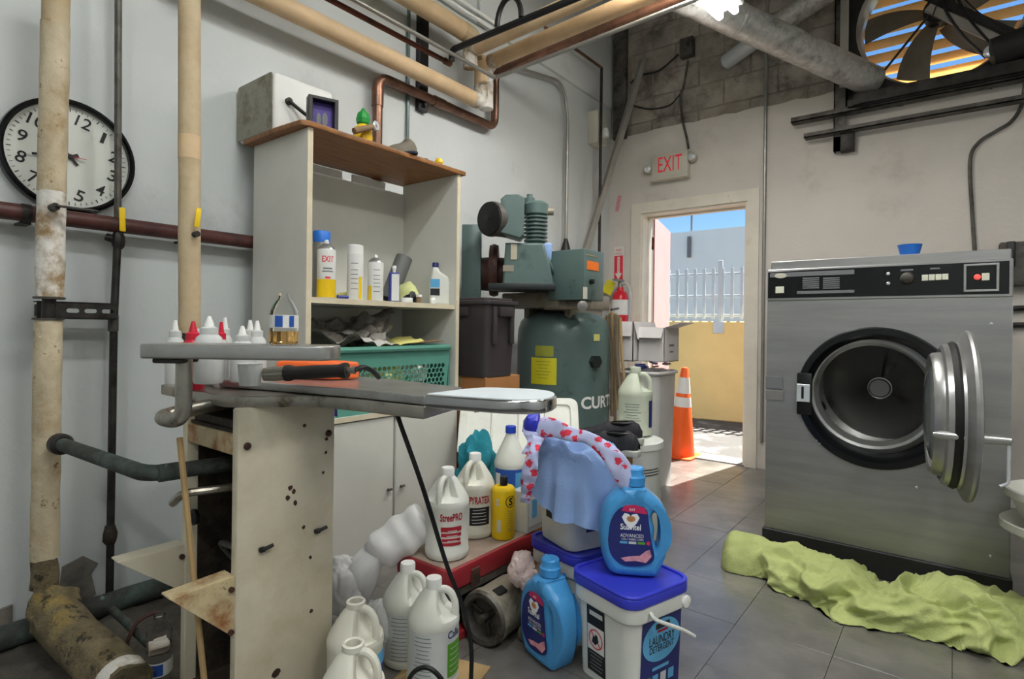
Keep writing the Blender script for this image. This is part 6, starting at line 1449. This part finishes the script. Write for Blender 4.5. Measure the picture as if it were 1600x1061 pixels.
# ---- plastic bags
def bag(name, parts_, label, m, cat='bag', tilt=0):
    o = thing(name, label, cat, (parts_[0][0][0], parts_[0][0][1], 0))
    for i, (c, s_, sd) in enumerate(parts_):
        bm = bmesh.new(); bmesh.ops.create_icosphere(bm, subdivisions=5, radius=1)
        for v in bm.verts:
            q = v.co*1.8+Vector((sd*3.1, sd, 0)); w_ = q+Vector((noise.noise(q*1.2), noise.noise(q*1.2+Vector((3, 3, 3))), noise.noise(q+Vector((8, 1, 1)))))*.7
            k = 1+.25*noise.noise(w_*.8)+.16*(.5-abs(noise.noise(w_*1.6)))
            v.co = Vector((v.co.x*s_[0]*k, v.co.y*s_[1]*k, max(-c[2]+.004, v.co.z*s_[2]*k)))+Vector(c)
        mk('film' if i == 0 else 'knot' if s_[0] < .05 else 'film', from_bm(bm), m, o, sharp=180)
    return o
bag('plastic_bag', [((.80, -3.33, .15), (.075, .075, .10), 2), ((.86, -3.32, .055), (.075, .07, .05), 4)], 'crumpled translucent plastic bags heaped left of the red toolbox', M['bag'])
ra, rb_ = D(664, 812, 2.02), D(585, 866, 1.98); rr0 = thing('film_roll', 'white roll of bubble film slanting down behind the StreePRO jug', 'film roll', (rb_.x, rb_.y, 0))
Pr = [ra.lerp(rb_, k/16) for k in range(17)]
mk('roll', disp(tube(Pr, [.066+.004*math.sin(k*1.1)-.012*(k > 14) for k in range(17)], 28), .016, 9, 3), M['bag'], rr0, sharp=180)
mk('tail', disp(tube([rb_, rb_+Vector((-.02, -.05, -.06)), rb_+Vector((.0, -.06, -.14))], [.05, .062, .03], 20), .02, 18, 8), M['bag'], rr0, sharp=180)
bag('plastic_bag', [((1.04, -3.36, .10), (.055, .05, .09), 3)], 'small clear plastic bag between the dirty jug and the capped jug', M['bag'])
p = D(815, 888, 1.90); bag('plastic_bag', [((p.x, p.y, p.z), (.035, .05, .058), 6), ((p.x+.03, p.y-.0, p.z-.03), (.03, .035, .04), 9)], 'pink-tinged plastic bag stuffed beside the red toolbox and pail', M['bag_pink'])
tag(mk('cardboard_sheet', T(ext([(-.12, -.09), (.12, -.10), (.13, .08), (-.11, .09)], .006, .001), TR(1.235, -3.31, .001) @ RZ(20)), M['stick']), 'flat tan cardboard sheet under the Calla jug', 'cardboard')
p = D(597, 990, 1.86); tag(mk('yellow_carton', [span((p.x-.03, p.y-.02, 0.004), (p.x+.03, p.y+.03, p.z+.03), .004)], M['paper_yellow']), 'pale yellow carton squeezed between the white jugs', 'box')
# ---- white tub lid and teal cloth behind
c_ = D(812, 664, 2.72)
tl = thing('white_tub', 'open white plastic tub leaning behind the bleach jug', 'tub', (c_.x, c_.y, 0))
Mt2 = TR(c_.x-.02, c_.y+.02, c_.z-.02) @ Matrix.Rotation(facing(c_), 4, 'Z') @ RZ(90) @ RX(52)
mk('panel', T(ext(rrect(.56, .30, .03), .012, .003), Mt2), M['hdpe'], tl)
mk('panel_rim', T(ext(rrect(.58, .32, .04), .022, .005, [list(reversed(rrect(.50, .24, .02)))]), Mt2), M['hdpe'], tl)
for k in (-1, 0, 1): mk('panel_rib', T(box(.012, .24, .014, .004, 1, (k*.13, 0, .014)), Mt2), M['hdpe'], tl)
mk('tub_body', [span((c_.x-.12, c_.y-.0, 0), (c_.x+.22, c_.y+.22, c_.z-.14), .015)], M['hdpe'], tl)
c_ = D(745, 735, 2.5)
def heap(name, c, s_, m, label, seed, cat='cloth'): return lump(name, c, s_, m, label, seed, cat, .4)
heap('teal_cloth', (c_.x, c_.y, c_.z-.02), (.085, .085, .17), M['teal'], 'teal cloth bundled between the cabinet and the bleach jug', 5)
carton('cardboard_carton', (c_.x-.13, c_.y-.12, 0), (c_.x+.09, c_.y+.12, c_.z-.14), 'brown carton under the teal cloth')
# ---- drum with jug and shoes
dc = D(981, 690, 2.52); zdm = D(1000, 684, 2.52).z
o = thing('white_drum', 'tall pale grey plastic drum carrying the black shoes and a jug', 'drum', (dc.x, dc.y, 0), facing(dc)); rD = .147
mk('body', lathe([(rD*.94, 0), (rD*.96, .01), (rD, zdm-.04), (rD, zdm-.03)], 40), M['pail_grey'], o, world=False)
mk('lid', lathe([(rD, zdm-.035), (rD+.006, zdm-.03), (rD+.006, zdm-.004), (rD-.004, zdm), (rD-.014, zdm-.004), (.001, zdm-.004)], 40, False, True), M['pail'], o, world=False)
lines(o, rD+.0012, 3, .16, zdm-.11, .012, 38, 'ink_black', .0035)
mk('dot_mark', wrap(patch(.012, .012, 2), rD+.0012, zdm-.25, 55), M['ink_black'], o, world=False)
def pr_side(o, R_):
    lines(o, R_, 9, .085, .145, .012, -10); mk('navy_panel', wrap(patch(.03, .12, 6), R_, .10, 62), M['ink_navy'], o, world=False)
pj = D(992, 668, 2.60); jug((pj.x, pj.y, zdm+.001), 'pale greenish white jug standing on the grey drum by the doorway', 82, .308, .078, 'hdpe_green', 'hdpe_green', prints=pr_side)
def shoe(p, rz, label):
    o = thing('black_shoe', label, 'shoe', tuple(p), rz, 'black shoes on the drum')
    sole = [(-.13, -.035), (-.05, -.032), (.03, -.042), (.10, -.042), (.14, -.02), (.145, .005), (.12, .035), (.05, .04), (-.04, .03), (-.13, .035), (-.145, 0)]
    sole = [(q.x, q.y) for q in spline([Vector((a, b, 0)) for a, b in sole]+[Vector((sole[0][0], sole[0][1], 0))], 3)][:-1]
    mk('sole', T(ext(sole, .026, .005), Matrix()), M['sole'], o, world=False)
    hs_k = [(0, .045), (.06, .075), (.16, .088), (.30, .070), (.42, .074), (.52, .078), (.64, .064), (.78, .05), (.92, .042), (1, .018)]
    def prf(s_, tab):
        for (a0, b0), (a1, b1) in zip(tab, tab[1:]):
            if s_ <= a1: k = (s_-a0)/(a1-a0); k = k*k*(3-2*k); return b0+(b1-b0)*k
        return tab[-1][1]
    ws_k = [(0, .012), (.06, .028), (.2, .033), (.45, .034), (.7, .042), (.88, .038), (.96, .026), (1, .008)]
    def up(u, v):
        a = math.pi*v; x = -.138+.278*u; return (x, -math.cos(a)*prf(u, ws_k), .02+math.sin(a)**.75*(prf(u, hs_k)-.012))
    mk('upper', surf(up, 40, 14), M['shoe'], o, world=False, sharp=120)
    mk('opening', T(lathe([(.001, 0), (.05, .0), (.055, .006), (.048, .01)], 20, False, False), TR(-.055, 0, .078) @ RY(4) @ SC(1, .52, 1)), M['black'], o, world=False)  # black disc painted in for the dark hollow of the shoe
    return o
q = D(952, 678, 2.42); shoe((q.x, q.y, zdm+.002), facing(q)-R(96), 'black slip-on shoe lying across the drum lid before the jug')
q = D(950, 690, 2.27); 
cx2 = carton('cardboard_carton', (q.x-.12, q.y-.07, 0), (q.x+.10, q.y+.02, D(950, 706, 2.27).z), 'narrow carton behind the blue shirt under the front black shoe')
shoe((q.x, q.y-.02, D(950, 706, 2.27).z+.001), facing(q)-R(112), 'black slip-on shoe on the carton just behind the blue shirt')
# ---- bin with white cartons by the doorway
bc = W(1012, 752, 'z', 0); bc = Vector((.80, -.92, 0)); zbn = .755
bn = thing('trash_bin', 'tall pale grey bin overflowing with scraps beside the doorway', 'bin', (bc.x, bc.y, 0), R(0))
def bnf(u, v):
    pts = rrect(.30*(.88+.12*v), .34*(.88+.12*v), .06, 6); k = int(round(u*len(pts))) % len(pts); return (pts[k][0], pts[k][1], zbn*v)
n = len(rrect(1, 1, .1, 6)); V, Fc = surf(bnf, n, 2, True); Fc.append(tuple(range(n))); mk('body', (V, Fc), M['trash'], bn, world=False)
mk('rim', tube([(x, y, zbn) for x, y in rrect(.31, .35, .065, 6)], .012, 8, closed=True), M['trash'], bn, world=False)
mk('liner_bag', disp(surf(lambda u, v: (.15*1.05*math.cos(2*math.pi*u)*(1-v*.9), .17*1.02*math.sin(2*math.pi*u)*(1-v*.9), zbn+.012-.03*v), 30, 8, True), .02, 18, 3), M['bag'], bn, world=False)
rs2 = random.Random(4)
for k in range(7):
    x, y = bc.x+rs2.uniform(-.02, .13), bc.y+rs2.uniform(-.15, .13)
    m_, nm_ = ((M['ink_navy'], 'navy'), (M['cap_white'], 'white'), (M['stick'], 'tan'))[k % 3]
    tag(mk('paper_scrap', T(box(.07, .03, .012, .003, 1), TR(x, y, zbn+.03+.006*k) @ RZ(rs2.uniform(0, 180)) @ RX(rs2.uniform(-25, 25))), m_), 'crumpled '+nm_+' paper scrap sticking out of the pale grey bin', 'scrap', nm_+' scraps in the bin')
zc0 = D(1000, 567, 3.75).z
def open_carton(label, a, b, flaps, m='carton_white'):
    o = thing('white_carton', label, 'box', ((a[0]+b[0])/2, (a[1]+b[1])/2, a[2])); t_ = .005
    mk('wall', [span((a[0], a[1], a[2]), (b[0], a[1]+t_, b[2]))], M[m], o); mk('wall', [span((a[0], b[1]-t_, a[2]), (b[0], b[1], b[2]))], M[m], o)
    mk('wall', [span((a[0], a[1], a[2]), (a[0]+t_, b[1], b[2]))], M[m], o); mk('wall', [span((b[0]-t_, a[1], a[2]), (b[0], b[1], b[2]))], M[m], o)
    mk('base', [span(a, (b[0], b[1], a[2]+t_))], M['carton_in'], o)
    for (side, ang_, ln) in flaps:
        if side == '+x': G = T(box(ln, b[1]-a[1]-.01, .004, 0, 1, (ln/2, 0, 0)), TR(b[0], (a[1]+b[1])/2, b[2]) @ RY(-ang_))
        elif side == '-x': G = T(box(ln, b[1]-a[1]-.01, .004, 0, 1, (-ln/2, 0, 0)), TR(a[0], (a[1]+b[1])/2, b[2]) @ RY(ang_))
        elif side == '-y': G = T(box(b[0]-a[0]-.01, ln, .004, 0, 1, (0, -ln/2, 0)), TR((a[0]+b[0])/2, a[1], b[2]) @ RX(-ang_))
        else: G = T(box(b[0]-a[0]-.01, ln, .004, 0, 1, (0, ln/2, 0)), TR((a[0]+b[0])/2, b[1], b[2]) @ RX(ang_))
        mk('flap', G, M[m], o)
    q_ = ((a[0]+b[0])/2, (a[1]+b[1])/2)
    mk('print', [span((b[0], q_[1]-.04, a[2]+.10), (b[0]+.001, q_[1]+.04, a[2]+.115)), span((b[0], q_[1]-.03, a[2]+.06), (b[0]+.001, q_[1]+.03, a[2]+.07))], M['ink_grey'], o)
    return o
ya = bc.y-.20
zc1 = zbn+.075
zt_a = D(1005, 503, 3.8).z; zt_b = D(1050, 512, 3.7).z
open_carton('taller white carton with folded flaps on the bin beside the compressor', (bc.x-.36, bc.y-.18, zc1), (bc.x-.02, bc.y+.16, zt_a), (('+x', -75, .12), ('-y', -75, .10)))
open_carton('smaller white carton with a flap standing out towards the doorway', (bc.x-.01, bc.y-.12, zc1), (bc.x+.17, bc.y+.12, zt_b), (('+x', 18, .11), ('-y', -60, .08)))
# ---- traffic cone in the doorway
cn = thing('traffic_cone', 'orange traffic cone with two white bands in the doorway', 'cone', (.66, -.02, 0))
Hc = .73
Mcn = TR(.66, .02, .002) @ RX(0) @ RY(3.5)
mk('body', T(lathe([(.125, 0), (.125, .012), (.03, Hc-.01), (.022, Hc), (.018, Hc)], 32), Mcn), M['cone'], cn)
mk('base', T(ext(rrect(.30, .30, .04), .014, .004), TR(.66, .02, 0)), M['cone'], cn)
def band(z0, z1): r_ = lambda z: .125-.095*(z-.012)/(Hc-.022)+.0015; return T(lathe([(r_(z0), z0), (r_(z1), z1)], 32, False, False), Mcn)
mk('band', band(.41, .49), M['reflect'], cn); mk('band', band(.52, .65), M['reflect'], cn)
